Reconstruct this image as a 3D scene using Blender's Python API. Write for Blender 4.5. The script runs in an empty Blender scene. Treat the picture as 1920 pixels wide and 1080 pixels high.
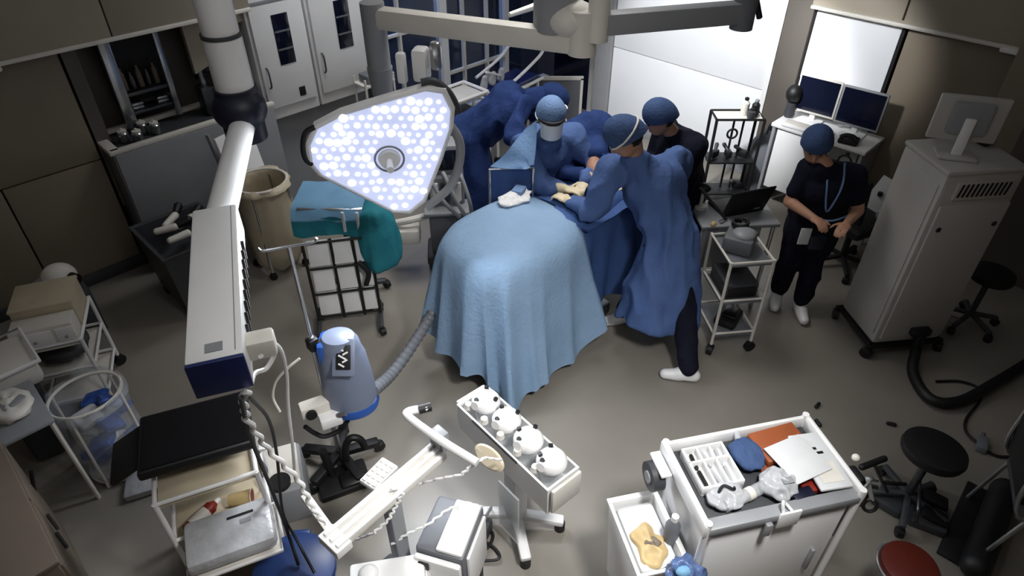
import bpy, bmesh, math, random
from mathutils import Vector, Matrix, Euler, noise
random.seed(7)
PI = math.pi
V = Vector
C = bpy.context.scene.collection
SC = bpy.context.scene

# ------------------------------------------------------------------ camera, light, exposure
CAM_H, FPX, PITCH = 3.4, 1250.0, math.radians(38)
cd = bpy.data.cameras.new('camera'); cam = bpy.data.objects.new('camera', cd); C.objects.link(cam)
cd.sensor_width = 36.0; cd.lens = 36.0 * FPX / 1920.0; cd.clip_start = 0.05
cam.location = (0, 0, CAM_H)
cam.rotation_euler = (PI/2 - PITCH, 0, -PI/4)
SC.camera = cam
SC.view_settings.view_transform = 'Standard'; SC.view_settings.look = 'None'
SC.view_settings.gamma = 1.0; SC.view_settings.exposure = 0.0
SC.view_settings.use_curve_mapping = False
w = bpy.data.worlds.new('world'); SC.world = w; w.use_nodes = True
w.node_tree.nodes['Background'].inputs[0].default_value = (0.02, 0.022, 0.025, 1)

def aim(o, tgt):
    o.rotation_euler = (V(tgt) - o.location).to_track_quat('-Z', 'Y').to_euler()
def area(name, loc, tgt, sx, sy, power, col=(1, 1, 1), spread=180):
    l = bpy.data.lights.new(name, 'AREA'); l.shape = 'RECTANGLE'; l.size = sx; l.size_y = sy
    l.energy = power; l.color = col; l.spread = math.radians(spread)
    o = bpy.data.objects.new(name, l); C.objects.link(o); o.location = loc; aim(o, tgt); return o
def spot(name, loc, tgt, power, ang, blend=0.6, r=0.15, col=(1, 1, 1)):
    l = bpy.data.lights.new(name, 'SPOT'); l.energy = power; l.spot_size = math.radians(ang)
    l.spot_blend = blend; l.shadow_soft_size = r; l.color = col
    o = bpy.data.objects.new(name, l); C.objects.link(o); o.location = loc; aim(o, tgt); return o

# unseen added lamps: ceiling panels (their fixtures are built below) and three bare spots
area('added_panel_light', (3.4, 2.8, 3.54), (3.4, 2.8, 0), 1.2, 0.6, 18, (1, 0.98, 0.95), 100)  # added out of view to brighten the ceiling arms and people
area('added_panel_light', (3.3, 4.55, 3.54), (3.3, 4.55, 0), 1.2, 0.6, 15, (0.97, 0.98, 1.0), 110)  # added out of view to brighten the wall cabinets and window
area('added_panel_light', (1.2, 1.3, 3.54), (1.2, 1.3, 0), 1.2, 0.6, 7, (1, 0.97, 0.92))  # weak fill added over the foreground, never in view
spot('unseen_spot_foreground', (1.3, 0.0, 3.45), (1.6, 1.45, 0.2), 430, 74, 1.0, 0.2, (1, 0.985, 0.96))  # unseen overhead spot, put in for the bright foreground floor
spot('unseen_spot_wall', (3.7, 2.95, 2.75), (6.2, 3.3, 0.9), 480, 56, 0.5, 0.12, (0.96, 0.98, 1))  # unseen spot above the frame, put in to light the white right wall
spot('added_spot_desk', (3.9, 2.6, 2.75), (6.2, 2.05, 1.45), 260, 30, 0.7, 0.12, (0.96, 0.98, 1))  # extra unseen spot, added to brighten the white panel behind the desk

# ------------------------------------------------------------------ helpers
S2 = 2 ** -0.5
def ray(px, py):
    x = (px - 960) / FPX; y = -(py - 540) / FPX
    u, v, wz = x, math.cos(PITCH) + y*math.sin(PITCH), -math.sin(PITCH) + y*math.cos(PITCH)
    return V(((v + u)*S2, (v - u)*S2, wz))
def G(px, py, z=0.0):
    d = ray(px, py); return V((0, 0, CAM_H)) + d * ((z - CAM_H) / d.z)
def onplane(px, py, p0, n):
    d = ray(px, py); o = V((0, 0, CAM_H)); return o + d * ((p0 - o).dot(n) / d.dot(n))
def lin(c):
    return tuple(((x/255)/12.92 if x/255 <= 0.04045 else ((x/255 + 0.055)/1.055)**2.4) for x in c)
MATS = {}
def mat(name, col, rough=0.5, metal=0.0, var=0.08, scale=6.0, bump=0.0, bscale=60.0, emit=0.0, alpha=1.0, trans=0.0, ecol=None, coat=0.0):
    if name in MATS: return MATS[name]
    m = bpy.data.materials.new(name); m.use_nodes = True
    nt = m.node_tree; b = nt.nodes['Principled BSDF']; c = lin(col)
    b.inputs['Roughness'].default_value = rough; b.inputs['Metallic'].default_value = metal
    tc = nt.nodes.new('ShaderNodeTexCoord')
    nz = nt.nodes.new('ShaderNodeTexNoise'); nz.inputs['Scale'].default_value = scale; nz.inputs['Detail'].default_value = 5
    nt.links.new(tc.outputs['Object'], nz.inputs['Vector'])
    cr = nt.nodes.new('ShaderNodeValToRGB')
    cr.color_ramp.elements[0].position = 0.3; cr.color_ramp.elements[1].position = 0.7
    cr.color_ramp.elements[0].color = (*[x*(1 - var) for x in c], 1); cr.color_ramp.elements[1].color = (*[min(1, x*(1 + var)) for x in c], 1)
    nt.links.new(nz.outputs['Fac'], cr.inputs['Fac']); nt.links.new(cr.outputs['Color'], b.inputs['Base Color'])
    if bump:
        n2 = nt.nodes.new('ShaderNodeTexNoise'); n2.inputs['Scale'].default_value = bscale; n2.inputs['Detail'].default_value = 3
        nt.links.new(tc.outputs['Object'], n2.inputs['Vector'])
        bp = nt.nodes.new('ShaderNodeBump'); bp.inputs['Strength'].default_value = bump; bp.inputs['Distance'].default_value = 0.02
        nt.links.new(n2.outputs['Fac'], bp.inputs['Height']); nt.links.new(bp.outputs['Normal'], b.inputs['Normal'])
    if emit:
        b.inputs['Emission Color'].default_value = (*lin(ecol or col), 1); b.inputs['Emission Strength'].default_value = emit
    if rough >= 0.7: b.inputs['Specular IOR Level'].default_value = 0.15
    if trans: b.inputs['Transmission Weight'].default_value = trans
    if coat: b.inputs['Coat Weight'].default_value = coat
    if alpha < 1: b.inputs['Alpha'].default_value = alpha
    MATS[name] = m; return m

mat('floor', (130, 125, 117), 0.34, var=0.10, scale=1.3, bump=0.02, bscale=120)
mat('wall_beige', (130, 119, 103), 0.55, var=0.05, scale=1.5)
mat('wall_header', (156, 147, 132), 0.5, var=0.04, scale=1.5)
mat('wall_white', (238, 240, 243), 0.35, var=0.02, scale=2)
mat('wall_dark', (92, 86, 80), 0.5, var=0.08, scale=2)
mat('pillar', (150, 150, 152), 0.4, var=0.04)
mat('joint', (52, 46, 40), 0.8)
mat('white', (232, 232, 232), 0.35, var=0.03, scale=4)
mat('offwhite', (216, 212, 204), 0.45, var=0.05, scale=5)
mat('cream', (192, 180, 156), 0.5, var=0.07, scale=7)
mat('machine', (176, 173, 168), 0.45, var=0.04, scale=3)
mat('grey', (140, 142, 146), 0.45, var=0.06, scale=4)
mat('midgrey', (104, 107, 113), 0.5, var=0.07, scale=4)
mat('darkgrey', (58, 60, 64), 0.5, var=0.1, scale=5)
mat('black', (14, 14, 16), 0.55, var=0.15)
mat('blackgloss', (8, 8, 11), 0.3, var=0.1)
mat('screen', (18, 22, 40), 0.12, var=0.2, scale=2)
mat('steel', (190, 192, 196), 0.25, 0.9, var=0.06, scale=8)
mat('darksteel', (92, 94, 98), 0.35, 0.8, var=0.1, scale=8)
mat('navy', (22, 36, 92), 0.45, var=0.12, scale=4)
mat('joint_navy', (14, 18, 40), 0.45, var=0.1)
mat('gown', (78, 101, 149), 0.8, var=0.09, scale=5, bump=0.25, bscale=45)
mat('gown_navy', (38, 57, 104), 0.8, var=0.12, scale=5, bump=0.25, bscale=45)
mat('scrub_black', (20, 22, 36), 0.85, var=0.2, scale=6, bump=0.3, bscale=40)
mat('drape', (136, 164, 194), 0.75, var=0.06, scale=4, bump=0.25, bscale=38)
mat('drape_light', (140, 176, 222), 0.75, var=0.05, scale=4, bump=0.2)
mat('drape_blue', (66, 92, 144), 0.75, var=0.08, scale=5, bump=0.25)
mat('teal', (48, 132, 146), 0.7, var=0.1, scale=5, bump=0.3, bscale=30)
mat('skyblue', (112, 160, 196), 0.6, var=0.06, scale=4)
mat('cap', (112, 138, 178), 0.8, var=0.07, scale=14, bump=0.3)
mat('cap_dark', (64, 84, 122), 0.8, var=0.1, scale=14, bump=0.3)
mat('mask', (226, 232, 238), 0.7, var=0.04, scale=20)
mat('skin', (176, 132, 108), 0.55, var=0.08, scale=18)
mat('hair', (24, 20, 18), 0.6, var=0.3, scale=40)
mat('glove', (214, 200, 168), 0.5, var=0.08, scale=20)
mat('gauze', (224, 224, 226), 0.8, var=0.08, scale=25, bump=0.5)
mat('warmer_body', (120, 130, 152), 0.4, var=0.05, scale=3)
mat('warmer_blue', (44, 88, 170), 0.35, var=0.06)
mat('bluepad', (36, 60, 112), 0.4, var=0.14, scale=6)
mat('bag', (190, 196, 204), 0.25, var=0.1, scale=12, alpha=0.3, bump=0.5, bscale=22)
mat('bluebag', (84, 106, 150), 0.3, var=0.3, scale=14, bump=0.6, bscale=25)
mat('wrapblue', (52, 88, 168), 0.3, var=0.35, scale=16, bump=0.6, bscale=25)
mat('clear', (214, 218, 222), 0.15, var=0.05, alpha=0.4)
mat('wrap', (176, 178, 182), 0.22, var=0.12, scale=9, bump=0.5, bscale=14)
mat('orange', (146, 78, 44), 0.5, var=0.1, scale=8)
mat('amber', (190, 166, 118), 0.5, var=0.15, scale=10)
mat('redbrown', (128, 34, 24), 0.45, var=0.12, scale=6)
mat('redseat', (100, 36, 26), 0.4, var=0.08, scale=6)
mat('paper', (206, 208, 210), 0.7, var=0.03, scale=12)
mat('brownwood', (112, 100, 88), 0.55, var=0.08, scale=3)
mat('glass', (60, 74, 104), 0.06, var=0.1, alpha=0.35)
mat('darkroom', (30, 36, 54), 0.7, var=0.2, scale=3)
mat('led_face', (206, 216, 250), 0.4, emit=0.62, ecol=(206, 214, 250))
mat('led_lens', (255, 255, 255), 0.3, emit=2.2, ecol=(236, 240, 255))
mat('added_lamp_panel', (255, 250, 240), 0.4, emit=1.2)

class MB:
    def __init__(s): s.bm = bmesh.new()
    def _new(s, f):
        n0 = len(s.bm.verts); f(); s.bm.verts.ensure_lookup_table(); return s.bm.verts[n0:]
    def box(s, c, d, rz=0.0, bev=0.0, R=None):
        r = bmesh.ops.create_cube(s.bm, size=1.0); vs = r['verts']
        for v in vs: v.co = V((v.co.x*d[0], v.co.y*d[1], v.co.z*d[2]))
        if bev:
            es = list({e for v in vs for e in v.link_edges})
            r2 = bmesh.ops.bevel(s.bm, geom=es, offset=min(bev, min(d)*0.45), segments=2, affect='EDGES', profile=0.5)
            vs = list({v for f in r2['faces'] for v in f.verts} | {v for v in vs if v.is_valid})
        M = (R.to_4x4() if R is not None else Matrix.Rotation(rz, 4, 'Z'))
        for v in vs: v.co = M @ v.co + V(c)
        return s
    def bar(s, a, b, wd, ht, bev=0.0, up=(0, 0, 1)):
        a, b = V(a), V(b); d = b - a; L = d.length; x = d.normalized(); y = V(up).cross(x)
        if y.length < 1e-4: y = V((0, 1, 0)).cross(x)
        y.normalize(); z = x.cross(y)
        return s.box((a + b)/2, (L, wd, ht), bev=bev, R=Matrix((x, y, z)).transposed())
    def cyl(s, a, b, r, r2=None, n=16):
        a, b = V(a), V(b); d = b - a; L = d.length
        M = Matrix.Translation((a + b)/2) @ V((0, 0, 1)).rotation_difference(d).to_matrix().to_4x4()
        bmesh.ops.create_cone(s.bm, cap_ends=True, segments=n, radius1=r, radius2=r if r2 is None else r2, depth=L, matrix=M); return s
    def sph(s, c, r, sc=(1, 1, 1), n=14, R=None):
        M = Matrix.Translation(V(c)) @ (R.to_4x4() if R is not None else Matrix.Identity(4)) @ Matrix.Diagonal((*[r*k for k in sc], 1))
        bmesh.ops.create_uvsphere(s.bm, u_segments=n, v_segments=max(6, n*2//3), radius=1.0, matrix=M); return s
    def cap(s, a, b, ra, rb, n=12):
        a, b = V(a), V(b)
        s.sph(a, ra, n=n); s.sph(b, rb, n=n)
        if (b - a).length > 1e-4: s.cyl(a, b, ra, rb, n)
        return s
    def loft(s, rings, closed=True, caps=True):
        R = [[s.bm.verts.new(V(p)) for p in r] for r in rings]; n = len(R[0])
        for i in range(len(R) - 1):
            for j in range(n if closed else n - 1):
                k = (j + 1) % n; s.bm.faces.new((R[i][j], R[i][k], R[i+1][k], R[i+1][j]))
        if caps and closed:
            s.bm.faces.new(list(reversed(R[0]))); s.bm.faces.new(R[-1])
        return s
    def lathe(s, prof, c=(0, 0, 0), n=24, sx=1, sy=1, caps=True):
        c = V(c)
        return s.loft([[c + V((r*math.cos(2*PI*k/n)*sx, r*math.sin(2*PI*k/n)*sy, z)) for k in range(n)] for r, z in prof], caps=caps)
    def prism(s, poly, h, c=(0, 0, 0), X=(1, 0, 0), Y=(0, 1, 0)):
        X, Y, c = V(X), V(Y), V(c); N = X.cross(Y).normalized()
        a = [c + X*p[0] + Y*p[1] for p in poly]
        return s.loft([a, [p + N*h for p in a]])
    def tube(s, pts, r, n=8, sub=6, smooth=True):
        P = [V(p) for p in pts]
        if smooth and len(P) > 2:
            Q = []; E_ = [P[0]*2 - P[1]] + P + [P[-1]*2 - P[-2]]
            for i in range(1, len(E_) - 2):
                p0, p1, p2, p3 = E_[i-1:i+3]
                for k in range(sub):
                    t = k/sub
                    Q.append(0.5*((2*p1) + (p2 - p0)*t + (2*p0 - 5*p1 + 4*p2 - p3)*t*t + (3*p1 - p0 - 3*p2 + p3)*t**3))
            Q.append(P[-1]); P = Q
        rings = []; up = V((0, 0, 1)); t0 = (P[1] - P[0]).normalized()
        if abs(t0.z) > 0.95: up = V((1, 0, 0))
        x = t0.cross(up).normalized()
        for i, p in enumerate(P):
            t = (P[min(i+1, len(P)-1)] - P[max(i-1, 0)]).normalized()
            x = (x - t*x.dot(t)).normalized(); y = t.cross(x)
            rr = r if not callable(r) else r(i/(len(P) - 1))
            rings.append([p + x*rr*math.cos(2*PI*k/n) + y*rr*math.sin(2*PI*k/n) for k in range(n)])
        return s.loft(rings)
    def mesh(s, name):
        bmesh.ops.recalc_face_normals(s.bm, faces=s.bm.faces[:])
        me = bpy.data.meshes.new(name); s.bm.to_mesh(me); s.bm.free(); return me
    def build(s, name, m, parent=None, ang=35):
        me = s.mesh(name); return link(name, me, m, parent, ang)
def link(name, me, m, parent=None, ang=35):
    if len(me.polygons):
        me.polygons.foreach_set('use_smooth', [True]*len(me.polygons)); me.set_sharp_from_angle(angle=math.radians(ang))
    if isinstance(m, str): m = MATS[m]
    me.materials.clear(); me.materials.append(m)
    o = bpy.data.objects.new(name, me); C.objects.link(o)
    if parent is not None: o.parent = parent
    return o
def tag(o, label, cat, group=None):
    o['label'] = label; o['category'] = cat
    if group: o['group'] = group
    return o
def thing(name, label, cat, loc=(0, 0, 0), rz=0.0, group=None):
    o = bpy.data.objects.new(name, None); C.objects.link(o); o.empty_display_size = 0.1
    o.location = loc; o.rotation_euler = (0, 0, rz); return tag(o, label, cat, group)
def struct(name, mb, m, parent=None):
    o = mb.build(name, m, parent)
    if parent is None: o['kind'] = 'structure'
    return o
def part(name, mb, m, parent, label=None, ang=35):
    o = mb.build(name, m, parent, ang)
    if label: o['label'] = label
    return o
def bx(c, d, bev=0.0, rz=0.0): return MB().box(c, d, rz, bev)
def casters(root, pts, r=0.045, m='black'):
    me = None
    for p in pts:
        if me is None:
            mb = MB(); mb.cyl((0, -0.018, r), (0, 0.018, r), r, n=14); mb.cyl((0, 0, r), (0, 0, r*2.3), 0.012, n=8)
            mb.box((0, 0, r*1.6), (r*1.2, 0.05, r*0.7), bev=0.008)
            o = mb.build('caster', m, root); me = o.data
        else:
            o = bpy.data.objects.new('caster', me); C.objects.link(o); o.parent = root
        o.location = p; o.rotation_euler = (0, 0, random.uniform(0, PI))
def copy_tree(o, parent=None):
    c = o.copy(); C.objects.link(c); c.parent = parent
    for ch in o.children: copy_tree(ch, c)
    return c
def remeshed(mb, voxel, it=4):
    me = mb.mesh('tmp'); o = bpy.data.objects.new('tmp', me); C.objects.link(o)
    r = o.modifiers.new('r', 'REMESH'); r.mode = 'VOXEL'; r.voxel_size = voxel
    if it:
        sm = o.modifiers.new('s', 'SMOOTH'); sm.factor = 0.5; sm.iterations = it
    dg = bpy.context.evaluated_depsgraph_get()
    out = bpy.data.meshes.new_from_object(o.evaluated_get(dg))
    bpy.data.objects.remove(o); bpy.data.meshes.remove(me); return out
def folds(me, amp, f=(9, 9, 1.6), seed=0.0, zlo=None, zhi=None):
    me.update(); ns = [v.normal.copy() for v in me.vertices]
    for v, n in zip(me.vertices, ns):
        k = 1.0
        if zlo is not None: k = min(1, max(0.25, (zhi - v.co.z)/(zhi - zlo)))
        p = V((v.co.x*f[0] + seed, v.co.y*f[1], v.co.z*f[2]))
        q = V((v.co.x*f[0]*2.2, v.co.y*f[1]*2.2 + seed, v.co.z*f[2]*3))
        v.co += n * amp * k * (1.3*(1 - 2*abs(noise.noise(p))) - 0.6 + 0.35*noise.noise(q))
    me.update()
def rel(root, p):
    """world point -> local point of an unscaled root"""
    M = Matrix.Translation(root.location) @ root.rotation_euler.to_matrix().to_4x4()
    return M.inverted() @ V(p)

#==SETTING==
# ------------------------------------------------------------------ the setting
fl = struct('floor', bx((2.4, 2.2, -0.05), (9.4, 9.0, 0.1)), 'floor')
ce = struct('ceiling', bx((2.4, 2.2, 3.65), (9.4, 9.0, 0.1)), 'wall_white')
struct('wall_near', bx((-1.6, 2.2, 1.8), (0.1, 9.0, 3.6)), 'wall_beige')
struct('wall_front', bx((2.4, -1.6, 1.8), (9.4, 0.1, 3.6)), 'wall_beige')
YL, XR = 5.6, 6.2
# left wall: backing, then steel panels with recessed joints
wl = struct('wall_left', bx((-0.26, YL + 0.32, 1.8), (2.68, 0.56, 3.6)), 'joint')
for x0, x1 in ((-1.55, -0.62), (-0.62, 0.38), (0.38, 1.07)):
    part('wall_panel', bx(((x0 + x1)/2, YL + 0.02, 0.5), (x1 - x0 - 0.012, 0.06, 0.98), 0.004), 'wall_beige', wl)
for x0, x1 in ((-1.55, -0.2), (-0.2, 1.07)):
    part('wall_panel', bx(((x0 + x1)/2, YL + 0.02, 1.45), (x1 - x0 - 0.012, 0.06, 0.9), 0.004), 'wall_beige', wl)
hd = struct('trim_1', bx((0.45, YL + 0.12, 2.78), (4.0, 0.6, 1.62)), 'joint')
for x0, x1 in ((-1.55, 0.2), (0.2, 1.4), (1.4, 2.45)):
    part('header_panel', bx(((x0 + x1)/2, YL - 0.19, 2.74), (x1 - x0 - 0.01, 0.04, 1.7), 0.004), 'wall_header', hd)
part('header_lip', MB().box((0.45, YL - 0.2, 1.885), (4.0, 0.05, 0.03), bev=0.008), 'offwhite', hd)
part('header_bracket', bx((0.62, YL - 0.215, 1.86), (0.14, 0.05, 0.035), 0.01), 'offwhite', hd)
# recessed niche behind the scrub counter
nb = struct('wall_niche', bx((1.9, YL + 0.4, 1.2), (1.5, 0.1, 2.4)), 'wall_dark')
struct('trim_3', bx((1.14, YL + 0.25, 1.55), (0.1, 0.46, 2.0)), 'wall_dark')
struct('trim_4', MB().prism([(0, 0), (0.55, 0), (0.55, -0.14), (0.4, -0.15), (0.26, -0.2), (0.16, -0.3), (0.12, -0.42), (0, -0.46)], 0.05,
     (1.95, YL + 0.02, 1.9), (1, 0, 0), (0, 0, 1)), 'wall_header')
# cabinet zone wall and window zone
struct('wall_cabinets', bx((3.05, YL + 0.35, 1.8), (1.24, 0.56, 3.6)), 'grey')
wz = struct('wall_back', bx((5.0, YL + 0.1, 0.11), (2.6, 0.14, 0.22)), 'midgrey')
part('wall_top', bx((5.0, YL + 0.1, 2.75), (2.6, 0.14, 1.7)), 'wall_header', wz)
win = struct('window_1', MB().box((3.72, YL + 0.08, 1.06), (0.1, 0.1, 1.68)).box((4.62, YL + 0.08, 1.06), (0.09, 0.1, 1.68)).box((5.55, YL + 0.08, 1.06), (0.06, 0.1, 1.68)).box((5.0, YL + 0.08, 0.25), (2.6, 0.1, 0.06)), 'white')
for x in (4.05, 4.9, 5.25): part('mullion', bx((x, YL + 0.06, 1.06), (0.025, 0.05, 1.68)), 'offwhite', win)
part('transom', bx((4.15, YL + 0.06, 1.28), (0.86, 0.04, 0.025)), 'offwhite', win)
part('transom', bx((5.1, YL + 0.06, 0.72), (0.9, 0.04, 0.03)), 'offwhite', win)
for x0, x1 in ((3.77, 4.04), (4.06, 4.58), (4.66, 4.89), (4.91, 5.24), (5.26, 5.52), (5.58, 6.15)):
    part('pane', bx(((x0 + x1)/2, YL + 0.08, 1.06), (x1 - x0, 0.008, 1.66)), 'glass', win)
# the dark room seen through the glass
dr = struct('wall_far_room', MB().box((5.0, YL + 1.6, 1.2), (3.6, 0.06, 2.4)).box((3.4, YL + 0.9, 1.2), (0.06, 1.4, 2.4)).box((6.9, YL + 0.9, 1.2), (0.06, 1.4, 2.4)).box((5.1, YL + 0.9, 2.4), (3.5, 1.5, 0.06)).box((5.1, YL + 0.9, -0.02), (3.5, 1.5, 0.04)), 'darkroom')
area('far_room_light', (4.3, YL + 0.7, 2.3), (4.3, YL + 0.8, 0), 1.0, 0.4, 26, (0.35, 0.5, 1.0))
# right wall
wr = struct('wall_right', bx((XR + 0.42, 2.4, 1.8), (0.1, 8.0, 3.6)), 'wall_dark')
part('wall_top', bx((XR + 0.2, 3.9, 2.95), (0.36, 3.6, 1.3)), 'wall_white', wr)
part('dark_glazing', bx((XR + 0.12, 5.2, 1.1), (0.03, 0.7, 2.2)), 'screen', wr, 'dark glazed door in the corner')
part('pillar', bx((XR + 0.1, 4.72, 1.15), (0.26, 0.26, 2.3)), 'pillar', wr)
for z0, z1 in ((0.0, 0.9), (0.91, 2.3)):
    part('wall_panel', bx((XR + 0.06, 3.66, (z0 + z1)/2), (0.1, 1.84, z1 - z0), 0.004), 'wall_white', wr)
part('post', bx((XR + 0.02, 2.715, 1.15), (0.06, 0.05, 2.3)), 'white', wr)
part('post', bx((XR + 0.08, 2.56, 1.15), (0.2, 0.24, 2.3)), 'wall_dark', wr)
part('wall_panel', bx((XR + 0.06, 2.06, 1.15), (0.1, 0.72, 2.3), 0.004), 'wall_white', wr)
part('seam_strip', bx((XR + 0.05, 1.68, 1.15), (0.1, 0.02, 2.3)), 'black', wr)
part('wall_panel', bx((XR + 0.06, 1.25, 1.15), (0.1, 0.8, 2.3), 0.004), 'wall_beige', wr)
part('wall_return', bx((XR + 0.0, 0.72, 1.3), (0.3, 0.26, 2.6), 0.01), 'wall_beige', wr)
part('wall_panel', bx((XR - 0.1, -0.6, 1.3), (0.1, 2.4, 2.6), 0.004), 'wall_dark', wr)
h2 = struct('trim_2', bx((XR + 0.12, 0.45, 2.68), (0.36, 4.0, 1.8)), 'wall_header')
part('header_lip', bx((XR - 0.07, 0.45, 1.765), (0.05, 4.0, 0.03), 0.008), 'offwhite', h2)
part('header_bracket', bx((XR - 0.09, 0.9, 1.75), (0.05, 0.14, 0.04), 0.01), 'white', h2)
part('header_joint', bx((XR - 0.062, 1.7, 2.7), (0.01, 0.012, 1.8)), 'joint', h2)
struct('baseboard_right', bx((XR + 0.0, 3.66, 0.05), (0.03, 1.84, 0.1), 0.004), 'grey')
struct('baseboard_left', bx((-0.2, YL - 0.02, 0.05), (2.7, 0.03, 0.1), 0.004), 'darkgrey')
for p, lb in (((3.3, 4.55), 'unseen flush light panel added above the wall cabinets'), ((3.4, 2.8), 'unseen flush light panel added above the operating table'), ((1.2, 1.3), 'unseen flush light panel added above the white suction equipment')):
    t = thing('added_ceiling_light', lb, 'light', (p[0], p[1], 3.56), 0, 'added ceiling light panels')  # fixture added around each unseen panel lamp
    part('frame', MB().box((0, 0.33, 0.015), (1.32, 0.05, 0.05)).box((0, -0.33, 0.015), (1.32, 0.05, 0.05)).box((0.64, 0, 0.015), (0.05, 0.66, 0.05)).box((-0.64, 0, 0.015), (0.05, 0.66, 0.05)), 'white', t)
    part('diffuser', bx((0, 0, 0.02), (1.24, 0.62, 0.02)), 'added_lamp_panel', t)
#==OBJECTS==
def pw(name, mb, m, root, label=None, ang=35):
    """part built in world coordinates, stored in the local space of its (top-level) root"""
    M = (Matrix.Translation(root.location) @ root.rotation_euler.to_matrix().to_4x4()).inverted()
    if root.parent is not None: M = Matrix.Identity(4); r = root; L = []
    if root.parent is not None:
        while r is not None: L.append(r); r = r.parent
        for q in reversed(L): M = (Matrix.Translation(q.location) @ q.rotation_euler.to_matrix().to_4x4()).inverted() @ M if q is L[-1] else q.matrix_basis.inverted() @ M
    bmesh.ops.transform(mb.bm, matrix=M, verts=mb.bm.verts[:])
    return part(name, mb, m, root, label, ang)

# ---- ceiling pendant with a long supply boom
t = thing('ceiling_pendant', 'white ceiling supply boom with blue end cap on a thick column with dark joint', 'boom', (1.26, 3.13, 3.6))
J = V((1.2, 3.04, 2.1)); CX = V((1.255, 3.125, 0))
pw('column', MB().cyl(CX + V((0, 0, 2.45)), CX + V((0, 0, 3.6)), 0.082, n=28).cyl(CX + V((0, 0, 2.12)), CX + V((0, 0, 2.44)), 0.09, 0.088, n=28), 'white', t)
pw('collar', MB().cyl(CX + V((0, 0, 2.435)), CX + V((0, 0, 2.452)), 0.092, n=28), 'darkgrey', t)
pw('ceiling_flange', MB().cyl(CX + V((0, 0, 3.54)), CX + V((0, 0, 3.6)), 0.2, n=28), 'white', t)
pw('joint', MB().sph(J + V((0.04, 0.06, -0.0)), 0.128, (1, 1, 0.85), 24).cyl(J + V((0.05, 0.08, -0.16)), J + V((0.05, 0.08, 0.1)), 0.1, n=24), 'joint_navy', t)
ax = V((0.434, 0.9, 0)).normalized(); sd = V((ax.y, -ax.x, 0)); B0 = V((0.375, 1.595, 1.985)); B1 = V((0.765, 2.405, 1.985))
pw('arm', MB().cyl(B1 - ax*0.02, J + V((0.02, 0.02, -0.06)), 0.058, n=20), 'white', t)
bxp = pw('boom_box', MB().bar(B0, B1, 0.165, 0.135, 0.012), 'white', t)
pw('end_cap', MB().bar(B0 - ax*0.012, B0 + ax*0.004, 0.163, 0.128, 0.004), 'navy', t, 'navy blue end cap')
pw('label_plate', MB().bar(B0 + ax*0.03 + V((0, 0, 0.0685)), B0 + ax*0.07 + V((0, 0, 0.0685)), 0.05, 0.003), 'grey', t)
pw('top_seam', MB().bar(B0 + ax*0.02 + V((0, 0, 0.0675)) + sd*0.06, B1 - ax*0.02 + V((0, 0, 0.0675)) + sd*0.06, 0.003, 0.002), 'grey', t)
for k in range(9):
    p = B0 + ax*(0.16 + k*0.062) + sd*0.084
    pw('socket', MB().bar(p - ax*0.016 - V((0, 0, 0.03)), p + ax*0.016 + V((0, 0, 0.03)), 0.012, 0.016, up=sd), 'black', t)
pl = pw('plug_block', MB().box(B0 + ax*0.1 + sd*0.12 + V((0, 0, 0.0)), (0.07, 0.09, 0.07), rz=math.atan2(ax.y, ax.x), bev=0.01), 'offwhite', t)
def wcable(name, label, pts, r, m, group=None, wob=0.0):
    P = []
    for i, (x, y, z) in enumerate(pts): P.append(G(x, y, z))
    if wob:
        Q = []
        for i in range(len(P) - 1):
            for k in range(5):
                f = k/5; q = P[i].lerp(P[i+1], f); s_ = (i*5 + k) % 2*2 - 1
                Q.append(q + V((s_*wob, -s_*wob, 0)))
        P = Q + [P[-1]]
    b = min(P, key=lambda q: q.z)
    mb = MB().tube(P, r, 8, 5)
    bmesh.ops.translate(mb.bm, vec=-b, verts=mb.bm.verts[:])
    o = mb.build(name, m); o.location = b
    return tag(o, label, 'cable', group)
wcable('power_cord', 'thin white cord looping out of the boom socket to the warmer stand', [(478, 655, 1.98), (500, 640, 1.95), (525, 655, 1.85), (537, 700, 1.6), (540, 760, 1.3), (548, 830, 0.9), (552, 880, 0.5)], 0.008, 'white')
wcable('power_cord', 'short white cord curling from the boom plug back to its side', [(488, 668, 1.97), (515, 660, 1.9), (500, 690, 1.85), (478, 700, 1.88), (470, 722, 1.9)], 0.008, 'white')
wcable('power_cord', 'pale cord arcing from the pole clamp to the white regulator boxes', [(562, 672, 1.0), (540, 690, 0.96), (518, 715, 0.86), (512, 745, 0.74), (525, 772, 0.64)], 0.007, 'offwhite')
wcable('twisted_cord', 'white twisted cord hanging from the boom end down to the white rail', [(465, 735, 1.92), (455, 745, 1.85), (462, 785, 1.7), (500, 840, 1.4), (560, 900, 1.15), (585, 950, 1.0), (612, 985, 0.96)], 0.009, 'white', None, 0.006)
wcable('power_cord', 'black cord running from the boom to the floor beside the monitor cart', [(452, 745, 1.9), (470, 820, 1.5), (510, 920, 0.9), (540, 1000, 0.45), (560, 1060, 0.31)], 0.008, 'black', 'black cords')
wcable('power_cord', 'black cord hanging beside the twisted white cord to the blue pad', [(466, 742, 1.88), (505, 790, 1.4), (520, 860, 1.0), (530, 960, 0.6), (555, 1010, 0.42), (590, 1075, 0.31)], 0.007, 'black', 'black cords')

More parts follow.
